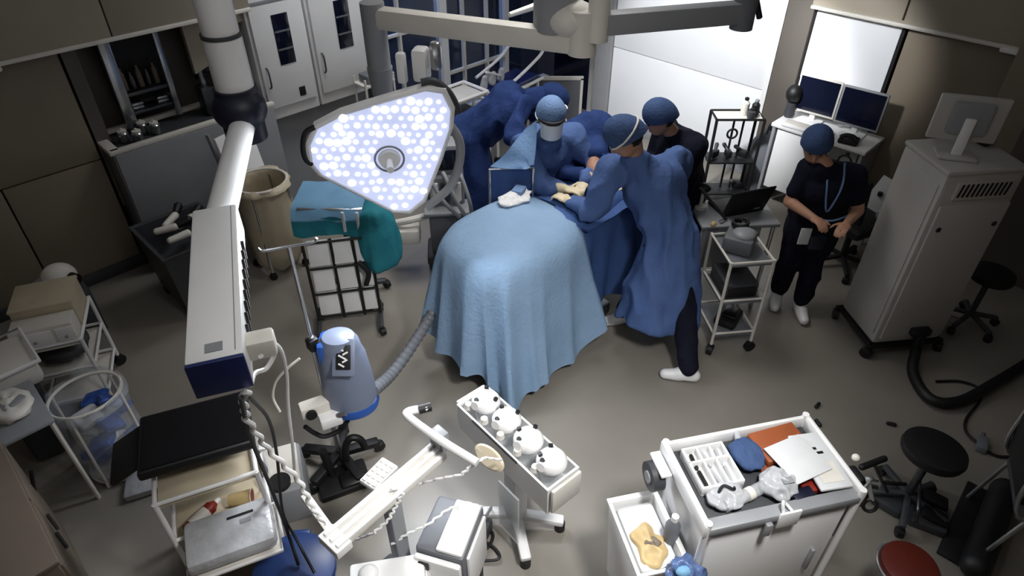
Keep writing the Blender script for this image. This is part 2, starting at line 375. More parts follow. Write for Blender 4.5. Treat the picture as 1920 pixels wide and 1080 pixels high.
# ---- surgical light: hub, swing arm, yoke and glowing head
P0 = G(715, 290, 1.75); N = V((-0.55, -0.8, -0.1)).normalized()
t = thing('surgical_light', 'large glowing white surgical lamp head on a long ceiling swing arm', 'surgical light', (2.95, 2.62, 3.6))
HB = G(1042, 30, 2.4)
pw('hub', MB().cyl(HB + V((0, 0, -0.06)), HB + V((0, 0, 0.12)), 0.115, n=28).cyl(HB + V((0, 0, 0.12)), V((HB.x, HB.y, 3.6)), 0.09, n=24), 'grey', t)
A0 = G(1092, 80, 2.3); A1 = G(700, 32, 2.3)
pw('swing_arm', MB().bar(A0, A1, 0.1, 0.12, 0.03), 'offwhite', t)
pw('elbow', MB().cyl(A0 + V((0, 0, -0.055)), A0 + V((0, 0, 0.16)), 0.075, n=24), 'offwhite', t)
pw('elbow_cover', MB().sph(G(1072, 35, 2.4), 0.13, (1, 1, 0.7), 20), 'offwhite', t)
pw('lever', MB().cyl(G(955, 28, 2.34), G(1008, 10, 2.36), 0.014, 0.02, 10), 'white', t)
pw('arm_end', MB().cyl(A1 + V((0, 0, -0.3)), A1 + V((0, 0, 0.08)), 0.068, n=24), 'grey', t)
A2 = A1 + V((0, 0, -0.3)); bk = P0 - N*0.18 + V((0.0, 0.0, 0.1))
pw('drop_tube', MB().cyl(A2 + V((0, 0, 0.02)), A2 + V((0, 0, -0.25)), 0.075, 0.05, 20).tube([A2 + V((0, 0, -0.2)), A2 + V((-0.02, -0.05, -0.4)), bk + V((0.05, 0.1, 0)), bk], 0.035, 12), 'grey', t)
ol = [(592, 240), (640, 215), (720, 190), (800, 167), (832, 172), (848, 205), (845, 240), (825, 300), (795, 375), (768, 397), (738, 396), (690, 372), (640, 347), (602, 328), (583, 306), (578, 272)]
W = [onplane(x, y, P0, N) for x, y in ol]
cen = sum(W, V())/len(W)
head = pw('lamp_head', MB().loft([[cen + (p - cen)*0.8 - N*0.11 for p in W], [cen + (p - cen)*1.03 - N*0.06 for p in W], [cen + (p - cen)*1.04 for p in W], [cen + (p - cen)*1.0 + N*0.008 for p in W], [cen + (p - cen)*0.975 + N*0.004 for p in W]], caps=True), 'white', t)
pw('light_face', MB().loft([[cen + (p - cen)*0.97 for p in W], [cen + (p - cen)*0.97 + N*0.007 for p in W]]), 'led_face', t, 'glowing lens plate')
def inside(x, y, P):
    c = False; j = len(P) - 1
    for i in range(len(P)):
        if (P[i][1] > y) != (P[j][1] > y) and x < (P[j][0] - P[i][0])*(y - P[i][1])/(P[j][1] - P[i][1]) + P[i][0]: c = not c
        j = i
    return c
cp = (sum(p[0] for p in ol)/len(ol), sum(p[1] for p in ol)/len(ol))
ins = [(cp[0] + (x - cp[0])*0.93, cp[1] + (y - cp[1])*0.93) for x, y in ol]
lens_me = None; rot = V((0, 0, 1)).rotation_difference(N).to_euler(); row = 0
for yy in range(175, 400, 15):
    row += 1
    for xx in range(570, 860, 18):
        x = xx + (9 if row % 2 else 0) + random.uniform(-2, 2); y = yy + random.uniform(-2, 2)
        if not inside(x, y, ins) or math.hypot(x - 730, y - 296) < 34: continue
        p = onplane(x, y, P0, N) + N*0.007
        if lens_me is None:
            o = MB().cyl((0, 0, 0), (0, 0, 0.006), 0.021, 0.016, n=9).build('led_lens', 'led_lens', t); lens_me = o.data
        else:
            o = bpy.data.objects.new('led_lens', lens_me); C.objects.link(o); o.parent = t
        o.location = p - t.location; o.rotation_euler = rot
        k = random.choice((0.55, 0.7, 0.85, 1.0, 1.15)); o.scale = (k, k, 1)
pc = onplane(730, 296, P0, N)
U = N.cross(V((0, 0, 1))).normalized(); Wv = U.cross(N)
pw('handle_ring', MB().tube([pc + N*0.012 + (U*math.cos(a) + Wv*math.sin(a))*0.078 for a in [2*PI*k/24 for k in range(25)]], 0.006, 8, 2), 'grey', t)
pw('handle', MB().cyl(pc + N*0.005, pc + N*0.03, 0.062, 0.055, 24).cyl(pc + N*0.03, pc + N*0.12, 0.016, 0.02, 14), 'white', t)
pw('grip', MB().tube([onplane(x, y, P0, N) for x, y in ((590, 238), (572, 250), (568, 278), (574, 300), (586, 308))], 0.014, 10), 'black', t)
pw('grip', MB().tube([onplane(x, y, P0, N) - N*0.03 for x, y in ((790, 160), (815, 158), (842, 178), (858, 206), (860, 216))], 0.02, 10), 'darkgrey', t)
br = onplane(790, 120, P0 - N*0.15, N)
pw('bracket', MB().box(br, (0.1, 0.08, 0.17), rz=0.6, bev=0.02).box(br + V((-0.09, 0.05, -0.01)), (0.05, 0.05, 0.16), rz=0.6, bev=0.015), 'white', t)
pw('bracket_cover', MB().box(br + V((0.06, -0.05, 0.04)), (0.05, 0.06, 0.15), rz=0.4, bev=0.02), 'steel', t)
pw('yoke', MB().tube([bk, bk + V((0.25, -0.1, 0.02)), onplane(860, 260, P0 - N*0.12, N), onplane(850, 340, P0 - N*0.1, N), onplane(800, 390, P0 - N*0.06, N)], 0.026, 10), 'grey', t)
la = bpy.data.lights.new('surgical_light_beam', 'AREA'); la.shape = 'DISK'; la.size = 0.7; la.energy = 44; la.color = (0.9, 0.94, 1.0)
lo = bpy.data.objects.new('surgical_light_beam', la); C.objects.link(lo); lo.location = P0 + N*0.16; aim(lo, P0 + N)

# ---- second ceiling arm
t = thing('ceiling_boom', 'grey horizontal ceiling arm reaching in front of the bright white wall', 'boom', (3.2, 2.45, 3.6))
a, b = G(1122, 45, 2.4), G(1395, 22, 2.4)
pw('post', MB().cyl(V((a.x, a.y, 2.32)), V((a.x, a.y, 3.6)), 0.055, n=20), 'offwhite', t)
pw('beam', MB().bar(a, b, 0.09, 0.105, 0.012), 'grey', t)
pw('end_joint', MB().cyl(b + V((0, 0, -0.085)), b + V((0, 0, 0.2)), 0.06, n=20), 'midgrey', t)
pw('lever', MB().cyl(b + V((0.02, -0.02, 0.12)), G(1424, 33, 2.36), 0.012, 0.016, 10), 'joint_navy', t)
dp = G(1112, 100, 2.2)
pw('hanging_pipe', MB().cyl(V((dp.x, dp.y, 1.88)), V((dp.x, dp.y, 2.34)), 0.014, n=10), 'white', t)

# ---- scrub counter in the niche and what stands on it
t = thing('scrub_counter', 'long grey scrub counter with pale rim below the niche', 'counter', (1.75, 5.4, 0))
FY = 5.36
ct = bpy.data.objects
pw('front_panel', MB().box((1.78, FY + 0.02, 0.58), (1.32, 0.04, 1.0), bev=0.006), 'grey', t)
pw('side_panel', MB().box((1.13, FY + 0.24, 0.58), (0.04, 0.44, 1.0), bev=0.006), 'midgrey', t)
pw('worktop', MB().box((1.78, FY + 0.03, 1.1), (1.36, 0.05, 0.04), bev=0.01).box((1.13, FY + 0.22, 1.1), (0.08, 0.42, 0.04), bev=0.01).box((1.78, FY + 0.45, 1.1), (1.36, 0.05, 0.04), bev=0.01), 'offwhite', t)
pw('sink_trough', MB().box((1.8, FY + 0.24, 1.05), (1.26, 0.38, 0.03)), 'darkgrey', t)
pw('plinth', MB().box((1.78, FY + 0.25, 0.04), (1.28, 0.4, 0.08)), 'black', t)
pw('stain', MB().box((2.05, FY + 0.005, 1.08), (0.06, 0.012, 0.03), bev=0.004), 'amber', t)
t = thing('steel_rack', 'dark steel wall rack with bright posts above the scrub counter', 'rack', (1.75, 5.8, 1.12))
for x, wd in ((1.4, 0.085), (1.78, 0.045), (2.34, 0.035)): pw('post', MB().box((x, 5.72, 1.5), (wd, 0.05, 0.78), bev=0.008), 'steel', t)
pw('back_plate', MB().box((1.6, 5.9, 1.55), (0.42, 0.03, 0.6)), 'black', t)
pw('shelf', MB().box((1.6, 5.8, 1.36), (0.4, 0.16, 0.03), bev=0.006), 'darksteel', t)
pw('shelf', MB().box((1.6, 5.8, 1.21), (0.4, 0.16, 0.025), bev=0.006), 'darksteel', t)
pw('foil_sheet', MB().box((2.18, 5.86, 1.55), (0.28, 0.02, 0.5), bev=0.006), 'screen', t, 'dark blue crinkled sheet')
for k in range(5):
    x = 1.47 + k*0.062; h = random.uniform(0.12, 0.2)
    o = MB().lathe([(0.02, 0), (0.022, 0.01), (0.022, h*0.7), (0.01, h*0.85), (0.01, h)], n=12).build('bottle', 'darksteel' if k % 2 else 'brownwood'); o.location = (x, 5.8, 1.376)
    tag(o, ['leftmost', 'second from left', 'middle', 'second from right', 'rightmost'][k] + ' slim bottle on the upper shelf of the steel rack', 'bottle', 'bottles on the steel rack')
for k, (x, y) in enumerate(((1.28, 5.6), (1.36, 5.52), (1.45, 5.66), (1.52, 5.58))):
    t = thing('jar', ['squat steel jar at the left end of the scrub counter', 'squat steel jar in front of the leftmost jar on the counter', 'squat steel jar below the rack shelf', 'rightmost squat steel jar on the scrub counter'][k], 'jar', (x, y, 1.068), 0, 'jars on the scrub counter')
    part('body', MB().lathe([(0.034, 0), (0.04, 0.01), (0.04, 0.07), (0.03, 0.08)], n=16), 'steel', t); part('lid', MB().lathe([(0.034, 0.08), (0.034, 0.095), (0.01, 0.1), (0.01, 0.112)], n=16), 'offwhite', t)
for k in range(4):
    o = MB().box((0, 0, 0.014), (0.09, 0.07, 0.027), bev=0.01).build('instrument_tin', 'steel'); o.location = (1.5, 5.78, 1.224 + k*0.0285) if k < 2 else (1.7, 5.78, 1.224 + (k - 2)*0.0285)
    tag(o, ['lower tin of the left stack on the rack', 'upper tin of the left stack on the rack', 'lower tin of the right stack on the rack', 'upper tin of the right stack on the rack'][k], 'tin', 'tins on the rack')
t = thing('scrub_tap', 'chunky steel scrub tap unit with swivel head over the counter', 'tap', (2.02, 5.66, 1.07))
part('base', MB().box((0, 0, 0.12), (0.12, 0.14, 0.24), 0.02, 0.02), 'darksteel', t)
part('spout', MB().tube([(0, 0, 0.2), (0.0, -0.02, 0.42), (0.05, -0.06, 0.5), (0.12, -0.1, 0.42)], 0.024, 12), 'steel', t)
part('head', MB().cyl((0.08, -0.06, 0.3), (0.24, -0.16, 0.27), 0.05, 0.06, 16), 'steel', t)
part('lever', MB().cyl((0, 0, 0.5), (-0.04, 0.02, 0.66), 0.012, n=8), 'offwhite', t)
t = thing('steel_basin', 'pale steel basin at the right end of the scrub counter', 'basin', (2.27, 5.6, 1.068))
part('bowl', MB().lathe([(0.09, 0), (0.13, 0.06), (0.15, 0.13), (0.16, 0.13), (0.14, 0.06), (0.1, 0.012)], n=24), 'steel', t)
part('cloth', MB().box((0.0, -0.02, 0.12), (0.2, 0.16, 0.03), bev=0.014), 'offwhite', t)

# ---- two white pass-through cabinets
for k, (x0, x1, lb) in enumerate(((2.45, 2.98, 'white wall cabinet with a narrow dark window, next to the boom column'), (3.0, 3.64, 'white wall cabinet with a narrow dark window, nearer the glass partition'))):
    xc = (x0 + x1)/2; ww = x1 - x0
    t = thing('wall_cabinet', lb, 'cabinet', (xc, 5.6, 0.88), 0, 'white wall cabinets')
    part('body', bx((0, 0, 0.62), (ww, 0.12, 1.24), 0.008), 'white', t)
    d = part('door', bx((0, -0.075, 0.66), (ww - 0.05, 0.03, 1.1), 0.008), 'white', t)
    part('window', bx((0.02, -0.093, 0.68), (0.15, 0.008, 0.42), 0.003), 'screen', d)
    for z in (0.6, 0.75): part('shelf_line', bx((0.02, -0.098, z), (0.14, 0.006, 0.015)), 'midgrey', d)
    part('handle', MB().tube([(-ww/2 + 0.07, -0.09, 0.3), (-ww/2 + 0.07, -0.12, 0.33), (-ww/2 + 0.07, -0.12, 0.45), (-ww/2 + 0.07, -0.09, 0.48)], 0.008), 'darksteel', d)
    if k == 0: part('lock_plate', bx((0.1, -0.093, 0.2), (0.06, 0.01, 0.08), 0.003), 'black', d)
    part('top_trim', bx((0, -0.07, 1.0), (ww, 0.05, 0.03), 0.006), 'grey', t) if k == 0 else None
t = thing('wire_shelf', 'small white wire shelf holding dark boxes in front of the wall cabinet', 'shelf', (3.5, 5.3, 0))
for x in (3.3, 3.62):
    for y in (5.22, 5.4): part_ = pw('post', MB().cyl((x, y, 0), (x, y, 1.12), 0.011, n=8), 'offwhite', t)
for z in (0.55, 0.85, 1.05): pw('shelf', MB().box((3.46, 5.31, z), (0.34, 0.2, 0.018)), 'offwhite', t)
o = MB().box((0, 0, 0.06), (0.16, 0.14, 0.12), bev=0.01).build('supply_box', 'darkgrey'); o.location = (3.5, 5.31, 0.859); tag(o, 'dark box on the middle tier of the white wire shelf', 'box')
o = MB().box((0, 0, 0.04), (0.2, 0.15, 0.08), bev=0.01).build('supply_box', 'midgrey'); o.location = (3.44, 5.31, 1.059); tag(o, 'grey box on top of the white wire shelf', 'box')
# ------------------------------------------------------------------ operating table and drapes
t = thing('operating_table', 'operating table with steel column under the blue drapes', 'table', (2.95, 2.55, 0))
pw('base', MB().box((3.0, 2.55, 0.06), (0.8, 0.5, 0.12), bev=0.03), 'darksteel', t)
pw('column', MB().box((3.0, 2.55, 0.45), (0.26, 0.26, 0.7), bev=0.02), 'steel', t)
pw('mattress', MB().box((2.95, 2.55, 0.86), (1.5, 0.5, 0.1), bev=0.04), 'black', t)
t = thing('patient_drape', 'large pale blue surgical drape covering the patient and falling in folds to the floor', 'drape', (2.6, 2.55, 0.93))
mb = MB(); NN = 200; rings = []
DC = V((2.56, 2.56, 0))
def drape_ring(a, b, z, amp, ph, ex=0.0):
    r = []
    for k in range(NN):
        th = 2*PI*k/NN; c, s_ = math.cos(th), math.sin(th); e = 2/2.9
        x = a*math.copysign(abs(c)**e, c); y = b*math.copysign(abs(s_)**e, s_)
        f = 1 + amp*(0.9*(0.55 - abs(math.sin(4.5*th + ph + 0.5*math.sin(3*th)))**0.8) + 0.55*(0.5 - abs(math.sin(8*th + 1.7 + ph*0.5 + 0.7*math.sin(2*th)))) + 0.3*math.sin(5*th + 0.4))
        zz = z
        if z < 0.9: zz = z + ex*(0.11*math.sin(2*th + 2.6) + 0.05*math.sin(6*th))
        fl = 1.0
        r.append(DC + V((x*f, y*f, zz)))
    return r
LV = [(0.04, 0.03, 1.135, 0), (0.18, 0.14, 1.13, 0), (0.32, 0.25, 1.105, 0), (0.42, 0.325, 1.06, 0.004), (0.465, 0.37, 0.99, 0.012), (0.485, 0.39, 0.9, 0.045), (0.5, 0.405, 0.78, 0.08), (0.515, 0.43, 0.62, 0.11), (0.53, 0.46, 0.46, 0.155), (0.545, 0.49, 0.3, 0.19), (0.56, 0.52, 0.16, 0.215)]
for i, (a, b, z, am) in enumerate(LV): rings.append(drape_ring(a, b, z, am, 0.6 + 0.05*i, min(1, max(0, (0.9 - z)/0.6))))
inner = [[p + (V((DC.x, DC.y, p.z)) - p).normalized()*0.006 for p in r] for r in reversed(rings)]
mb.loft(rings + inner, caps=False)
mb.bm.faces.new([v for v in mb.bm.verts[:NN]][::-1]) if True else None
o = pw('sheet', mb, 'drape', t, ang=60)
# darker second sheet on the surgeon side and toward the field
t = thing('side_drape', 'darker blue drape hanging between the patient drape and the tall surgeon', 'drape', (3.2, 2.4, 0.93))
mb = MB(); rr = []
for i in range(13):
    s_ = i/12; row = []
    for k in range(26):
        f = k/25; x = 2.72 + f*1.05; zz = 1.1 - s_*0.86
        yy = 2.27 - 0.02*s_ - 0.035*s_*math.sin(x*26) - 0.05*s_*math.sin(x*11 + 1)
        if i == 0: yy = 2.5
        if i == 1: yy = 2.36; zz = 1.09
        if i == 2: yy = 2.29; zz = 1.05
        row.append(V((x, yy, zz)))
    rr.append(row)
mb.loft(rr, closed=False, caps=False); bk_ = [[p + V((0, 0.012, -0.006)) for p in r] for r in rr]; mb.loft(bk_, closed=False, caps=False)
pw('sheet', mb, 'drape_blue', t, ang=70)
t = thing('field_drape', 'blue drape over the patient under the surgeons hands', 'drape', (3.3, 2.6, 0.93))
mb = MB(); rr = []
for i in range(15):
    y = 2.22 + i*0.05; row = []
    for k in range(24):
        x = 2.92 + k*0.04; z = 1.02 + 0.09*math.exp(-((y - 2.56)/0.2)**2) + 0.02*noise.noise(V((x*7, y*7, 0)))
        if y > 2.82: z -= (y - 2.82)*3
        row.append(V((x, y, z)))
    rr.append(row)
mb.loft(rr, closed=False, caps=False); mb.loft([[p - V((0, 0, 0.012)) for p in r] for r in rr], closed=False, caps=False)
pw('sheet', mb, 'drape_blue', t, ang=70)
# anaesthesia screen
t = thing('drape_screen', 'pale blue sheet hung upright as a screen beside the masked surgeon', 'drape', (2.75, 2.95, 0.9))
q = [G(1003, 228, 1.42), G(975, 240, 1.4), G(935, 312, 1.2), G(985, 312, 1.2)]
scr = [G(1006, 232, 1.45), G(985, 237, 1.44), G(955, 275, 1.32), G(930, 308, 1.22), G(922, 314, 1.2)]
rr = []
for i in range(8):
    s_ = i/7; row = []
    for j in range(9):
        f = j/8; a = G(1006 - 86*f, 226 + 88*f, 1.6 - 0.3*f); b = G(1000 - 10*f, 318, 1.3)
        p = a.lerp(b, s_*0.9); row.append(p + V((0.012*math.sin(f*9 + s_*3), 0.012*math.sin(f*7), 0)))
    rr.append(row)
mb = MB(); mb.loft(rr, closed=False, caps=False); mb.loft([[p + V((0.01, 0.012, -0.004)) for p in r] for r in rr], closed=False, caps=False)
pw('sheet', mb, 'drape_light', t, ang=70)
rr = []
for i in range(9):
    s_ = i/8; row = []
    for j in range(12):
        f = j/11; a = G(920 + 72*f, 316 - 4*f, 1.29); p = V((a.x, a.y, 1.29 - 0.36*s_)) + V((0.02*s_*math.sin(f*14), 0.03*s_*math.sin(f*11), 0)); row.append(p)
    rr.append(row)
mb = MB(); mb.loft(rr, closed=False, caps=False); mb.loft([[p + V((0.01, 0.012, 0)) for p in r] for r in rr], closed=False, caps=False)
pw('lower_sheet', mb, 'drape_blue', t, ang=70)
a = G(918, 317, 1.29); b = G(1000, 315, 1.29)
pw('frame', MB().tube([V((a.x, a.y, 0.9)), a, b, V((b.x, b.y, 0.9))], 0.011, 8, smooth=False), 'steel', t)
t = thing('gauze_pad', 'crumpled white and grey gauze pad on top of the pale blue drape', 'gauze', G(965, 375, 1.13))
o = part('pad', MB().sph((0, 0, 0.02), 0.12, (1.1, 0.7, 0.2), 20), 'gauze', t); folds(o.data, 0.018, (16, 16, 16))
part('dressing', MB().box((0.06, 0.02, 0.045), (0.1, 0.08, 0.03), 0.4, 0.012), 'cap', t)

# ------------------------------------------------------------------ people
def hand(mb, wrist, d, up, side, curl=0.5, r=0.0088):
    """palm and five bent fingers; d = direction of the hand, up = back of the hand, side = thumb direction"""
    d = V(d).normalized(); up = (V(up) - d*V(up).dot(d)).normalized(); side = (V(side) - d*V(side).dot(d) - up*V(side).dot(up)).normalized()
    w0 = V(wrist); R = Matrix((side, d, up)).transposed()
    mb.sph(w0 + d*0.048, 0.05, (0.84, 1.0, 0.36), 14, R); mb.cap(w0 - d*0.02, w0 + d*0.02, 0.026, 0.027)
    for k, (off, ln) in enumerate(((0.030, 0.068), (0.010, 0.077), (-0.011, 0.071), (-0.030, 0.055))):
        p = w0 + d*0.082 + side*off; a = 0.0; seg = ln/2.4
        for j in range(3):
            a += curl*(0.55 if j == 0 else 0.8)
            q = p + (d*math.cos(a) - up*math.sin(a))*seg*(1.0 if j == 0 else 0.75); mb.cap(p, q, r*(1 - 0.07*j), r*(0.95 - 0.07*j), 8); p = q
    p = w0 + d*0.03 + side*0.036
    for j in range(2):
        q = p + (side*(0.75 - 0.4*j) + d*0.75 - up*0.35).normalized()*0.036; mb.cap(p, q, r*1.15, r, 8); p = q
def frame_of(look, upv=(0, 0, 1)):
    f = V(look).normalized(); x = f.cross(V(upv)); x = V((1, 0, 0)) if x.length < 1e-3 else x.normalized(); u = x.cross(f)
    return Matrix((x, f, u)).transposed()       # columns: right, forward, up
def person(label, loc, fwd, J, look, outfit, tilt=(0, 0, 1)):
    """J: joints in (right, forward, height) metres from the feet point"""
    rz = math.atan2(fwd[1], fwd[0]) - PI/2
    t = thing('person', label, 'person', (loc[0], loc[1], 0), rz)
    J = {k: V(v) for k, v in J.items()}; hc = J['head']; R = frame_of(look, tilt)
    skirt = outfit.get('gown'); mb = MB(); th_ = 0.76 if skirt else 0.9
    # body: one fused surface
    mb.sph(J['pelvis'], 0.15*th_, (1.05, 0.72, 0.8)); mb.cap(J['pelvis'], J['chest'], 0.125*th_, 0.135*th_, 14)
    mb.sph(J['chest'], 0.165*th_, (1.0, 0.68, 1.05)); mb.cap(J['chest'], J['neck'], 0.1*th_, 0.055)
    mb.cap(J['neck'], hc + R @ V((0, -0.02, -0.06)), 0.056, 0.052)
    mb.sph(hc, 0.1, (0.76, 0.93, 1.14), 20, R); mb.sph(hc + R @ V((0, 0.03, -0.055)), 0.066, (0.86, 0.95, 0.9), 14, R)
    mb.cap(hc + R @ V((0, 0.09, 0.015)), hc + R @ V((0, 0.108, -0.022)), 0.009, 0.014, 8)
    for s in (-1, 1):
        mb.sph(hc + R @ V((s*0.077, -0.005, -0.01)), 0.026, (0.35, 0.7, 1.1), 10, R)
        mb.sph(hc + R @ V((s*0.03, 0.08, 0.03)), 0.02, (1.1, 0.6, 0.5), 8, R)
    mb.sph(hc + R @ V((0, 0.088, -0.05)), 0.022, (1.1, 0.5, 0.42), 8, R)
    for s, n in ((-1, 'l'), (1, 'r')):
        sh, el, wr_ = J['sh_'+n], J['el_'+n], J['wr_'+n]
        mb.cap(J['chest'] + V((0, 0, 0.1)), sh, 0.075*th_, 0.055*th_); mb.cap(sh, el, 0.052*th_, 0.042); mb.cap(el, wr_, 0.042, 0.027)
        if 'gl' not in outfit:
            d = (wr_ - el); hand(mb, wr_, d, outfit.get('hup', V((0, 0, 1))), V((-s, 0.2, 0)), 0.55)
        hp = J['pelvis'] + V((s*0.09, 0, -0.05)); mb.cap(hp, J['kn_'+n], 0.09, 0.06); mb.cap(J['kn_'+n], J['an_'+n], 0.056, 0.04)
        toe = J.get('toe_'+n, J['an_'+n] + V((0.02*s, 0.15, -0.05)))
        td = V((toe.x - J['an_'+n].x, toe.y - J['an_'+n].y, 0)).normalized(); mb.cap(J['an_'+n] + V((0, 0, -0.02)), V((J['an_'+n].x, J['an_'+n].y, 0.042)) + td*0.11, 0.04, 0.028)
    me = remeshed(mb, 0.0075, 3); link('body', me, 'skin', t, 180)
    for s in (-1, 1):
        part('eye', MB().sph(hc + R @ V((s*0.031, 0.086, 0.018)), 0.011, n=8), 'black', t)
    if outfit.get('hair', True):
        hb = MB().sph(hc + R @ V((0, -0.018, 0.012)), 0.104, (0.8, 0.93, 1.02), 20, R)
        for v in list(hb.bm.verts):
            l = R.inverted() @ (v.co - hc)
            if l.y > 0.055 and l.z < 0.075: v.co -= R @ V((0, 0.05, 0))
        part('hair', hb, 'hair', t, None, 180)
    # clothing
    g = MB(); m_top = outfit['top']; sl_ = outfit.get('slim', 1.0)
    g.sph(J['pelvis'] + V((0, 0, 0.02)), 0.185, (1.06, 0.82, 0.85)); g.cap(J['pelvis'], J['chest'], 0.165, 0.17, 16)
    g.sph(J['chest'], 0.2*sl_, (1.04, 0.76, 1.0), 18); g.cap(J['chest'], J['neck'] - V((0, 0, 0.015)), 0.13, 0.078)
    for s, n in ((-1, 'l'), (1, 'r')):
        sh, el, wr_ = J['sh_'+n], J['el_'+n], J['wr_'+n]
        g.cap(J['chest'] + V((0, 0, 0.09)), sh, 0.1*sl_, 0.088*sl_)
        if outfit.get('short'): g.cap(sh, sh.lerp(el, 0.66), 0.085*sl_, 0.072*sl_)
        else: g.cap(sh, el, 0.088, 0.072); g.cap(el, el.lerp(wr_, 0.93), 0.07, 0.048)
    if skirt:
        hem, flare = outfit['hem'], outfit.get('flare', 0.3); off = V(outfit.get('hemoff', (0, 0, 0))); rings = []
        for i in range(9):
            f = i/8; c = J['pelvis'].lerp(V((J['pelvis'].x, J['pelvis'].y, hem)) + off, f); r0 = 0.19 + (flare - 0.19)*f
            rings.append([c + V((r0*math.cos(a)*(1 + 0.05*f*math.sin(7*a + 1)), r0*0.86*math.sin(a)*(1 + 0.07*f*math.sin(5*a)), (0.05*f*math.sin(a*2 + outfit.get('hph', 0))))) for a in [2*PI*k/40 for k in range(40)]])
        g.loft(rings)
    else:
        c = J['pelvis']; g.cap(c, c - V((0, 0, 0.12)), 0.175, 0.17)
    me = remeshed(g, 0.0125, 6); folds(me, outfit.get('fold', 0.016), (6.5, 6.5, 2.0), seed=loc[0]*3.1)
    o = link('gown' if skirt else 'scrub_top', me, m_top, t, 180)
    if outfit.get('belt'):
        c = J['pelvis'] + V((0, 0, 0.07))
        part('belt', MB().tube([c + V((0.205*math.cos(a), 0.175*math.sin(a), 0.012*math.sin(2*a))) for a in [2*PI*k/20 for k in range(21)]], 0.014, 8, 2), 'gown_navy', t)
    tr = MB()
    for s, n in ((-1, 'l'), (1, 'r')):
        hp = J['pelvis'] + V((s*0.085, 0, -0.04)); tr.cap(hp, J['kn_'+n], 0.092 if skirt else 0.112, 0.08 if skirt else 0.088); tr.cap(J['kn_'+n], J['an_'+n] + V((0, 0, 0.04)), 0.086, 0.064)
    me = remeshed(tr, 0.0125, 5); folds(me, 0.012, (7, 7, 5), seed=loc[1]*2.3); link('trousers', me, outfit.get('pants', 'scrub_black'), t, 180)
    for s, n in ((-1, 'l'), (1, 'r')):
        a = J['an_'+n]; toe = J.get('toe_'+n, a + V((0.02*s, 0.15, -0.05))); d = V((toe.x - a.x, toe.y - a.y, 0)).normalized()
        sb = MB(); b0 = V((a.x, a.y, 0.0)) - d*0.05; 
        sb.cap(b0 + V((0, 0, 0.048)), b0 + d*0.1 + V((0, 0, 0.055)), 0.046, 0.05); sb.cap(b0 + d*0.1 + V((0, 0, 0.045)), b0 + d*0.2 + V((0, 0, 0.04)), 0.048, 0.038)
        sb.cap(b0 + d*0.03 + V((0, 0, 0.05)), V((a.x, a.y, 0.1)), 0.045, 0.045)
        for v in sb.bm.verts: v.co.z = max(v.co.z, 0.002)
        link('shoe', remeshed(sb, 0.009, 2), outfit.get('shoe', 'white'), t, 180)
    if 'gl' in outfit:
        for s, n in ((-1, 'l'), (1, 'r')):
            hb = MB(); d = J['wr_'+n] - J['el_'+n]; hand(hb, J['wr_'+n], d, V((0, 0, 1)), V((-s, 0.2, 0)), 0.6, 0.0098)
            hb.cap(J['wr_'+n] - d.normalized()*0.07, J['wr_'+n], 0.04, 0.032)
            link('glove', remeshed(hb, 0.005, 2), outfit['gl'], t, 180)
    cm = outfit['cap']
    cb = MB(); 
    rings = []
    for i in range(10):
        f = i/9; ph = f*PI*0.56; rad = math.sin(ph); zz = math.cos(ph)
        rings.append([hc + R @ V((0.1*rad*math.cos(a)*(1 + 0.02*math.sin(9*a)), (0.114*rad*math.sin(a) - 0.012 - (0.012 if math.sin(a) < 0 else 0)*f), 0.132*zz + 0.022 + (0.03 if math.sin(a) > 0 else -0.035)*f*abs(math.sin(a)))) for a in [2*PI*k/28 for k in range(28)]])
    rings[0] = [hc + R @ V((0.004*math.cos(2*PI*k/28), 0.004*math.sin(2*PI*k/28) - 0.012, 0.156)) for k in range(28)]
    cb.loft(rings + [[p + (hc - p)*0.05 for p in rings[-1]]], caps=True)
    part('surgical_cap', cb, cm, t, None, 60)
    if outfit.get('mask'):
        kb = MB(); rr = []
        for i in range(7):
            f = i/6; row = []
            for j in range(13):
                a = -1.25 + 2.5*j/12; z = 0.005 - 0.115*f; bul = 0.118 - 0.02*f + 0.012*math.sin(PI*f)
                row.append(hc + R @ V((0.083*math.sin(a)*(1 - 0.12*f), bul*math.cos(a)*0.98 + 0.004, z)))
            rr.append(row)
        kb.loft(rr, closed=False, caps=False); kb.loft([[p - R @ V((0, 0.004, 0)) for p in r] for r in rr], closed=False, caps=False)
        k = part('mask', kb, 'mask', t, None, 60)
        for z, y in ((0.0, 0.0), (-0.09, 0.02)):
            part('mask_strap', MB().tube([hc + R @ V((0.1*math.sin(a), 0.108*math.cos(a) + 0.0, z + 0.05*abs(a)/3.1)) for a in [1.2 + 3.88*k_/16 for k_ in range(17)]], 0.004, 6, 2), 'mask', k)
    if outfit.get('band'):
        part('headband', MB().tube([hc + R @ V((0.098*math.cos(a), 0.114*math.sin(a) - 0.014, 0.03 - 0.02*math.sin(a))) for a in [2*PI*k/24 for k in range(25)]], 0.007, 8, 2), 'offwhite', t)
    if outfit.get('glasses'):
        part('glasses', MB().tube([hc + R @ V((0.088*math.sin(a), 0.112*math.cos(a), 0.022)) for a in [-1.6 + 3.2*k/16 for k in range(17)]], 0.01, 8, 2), 'black', t)
    return t
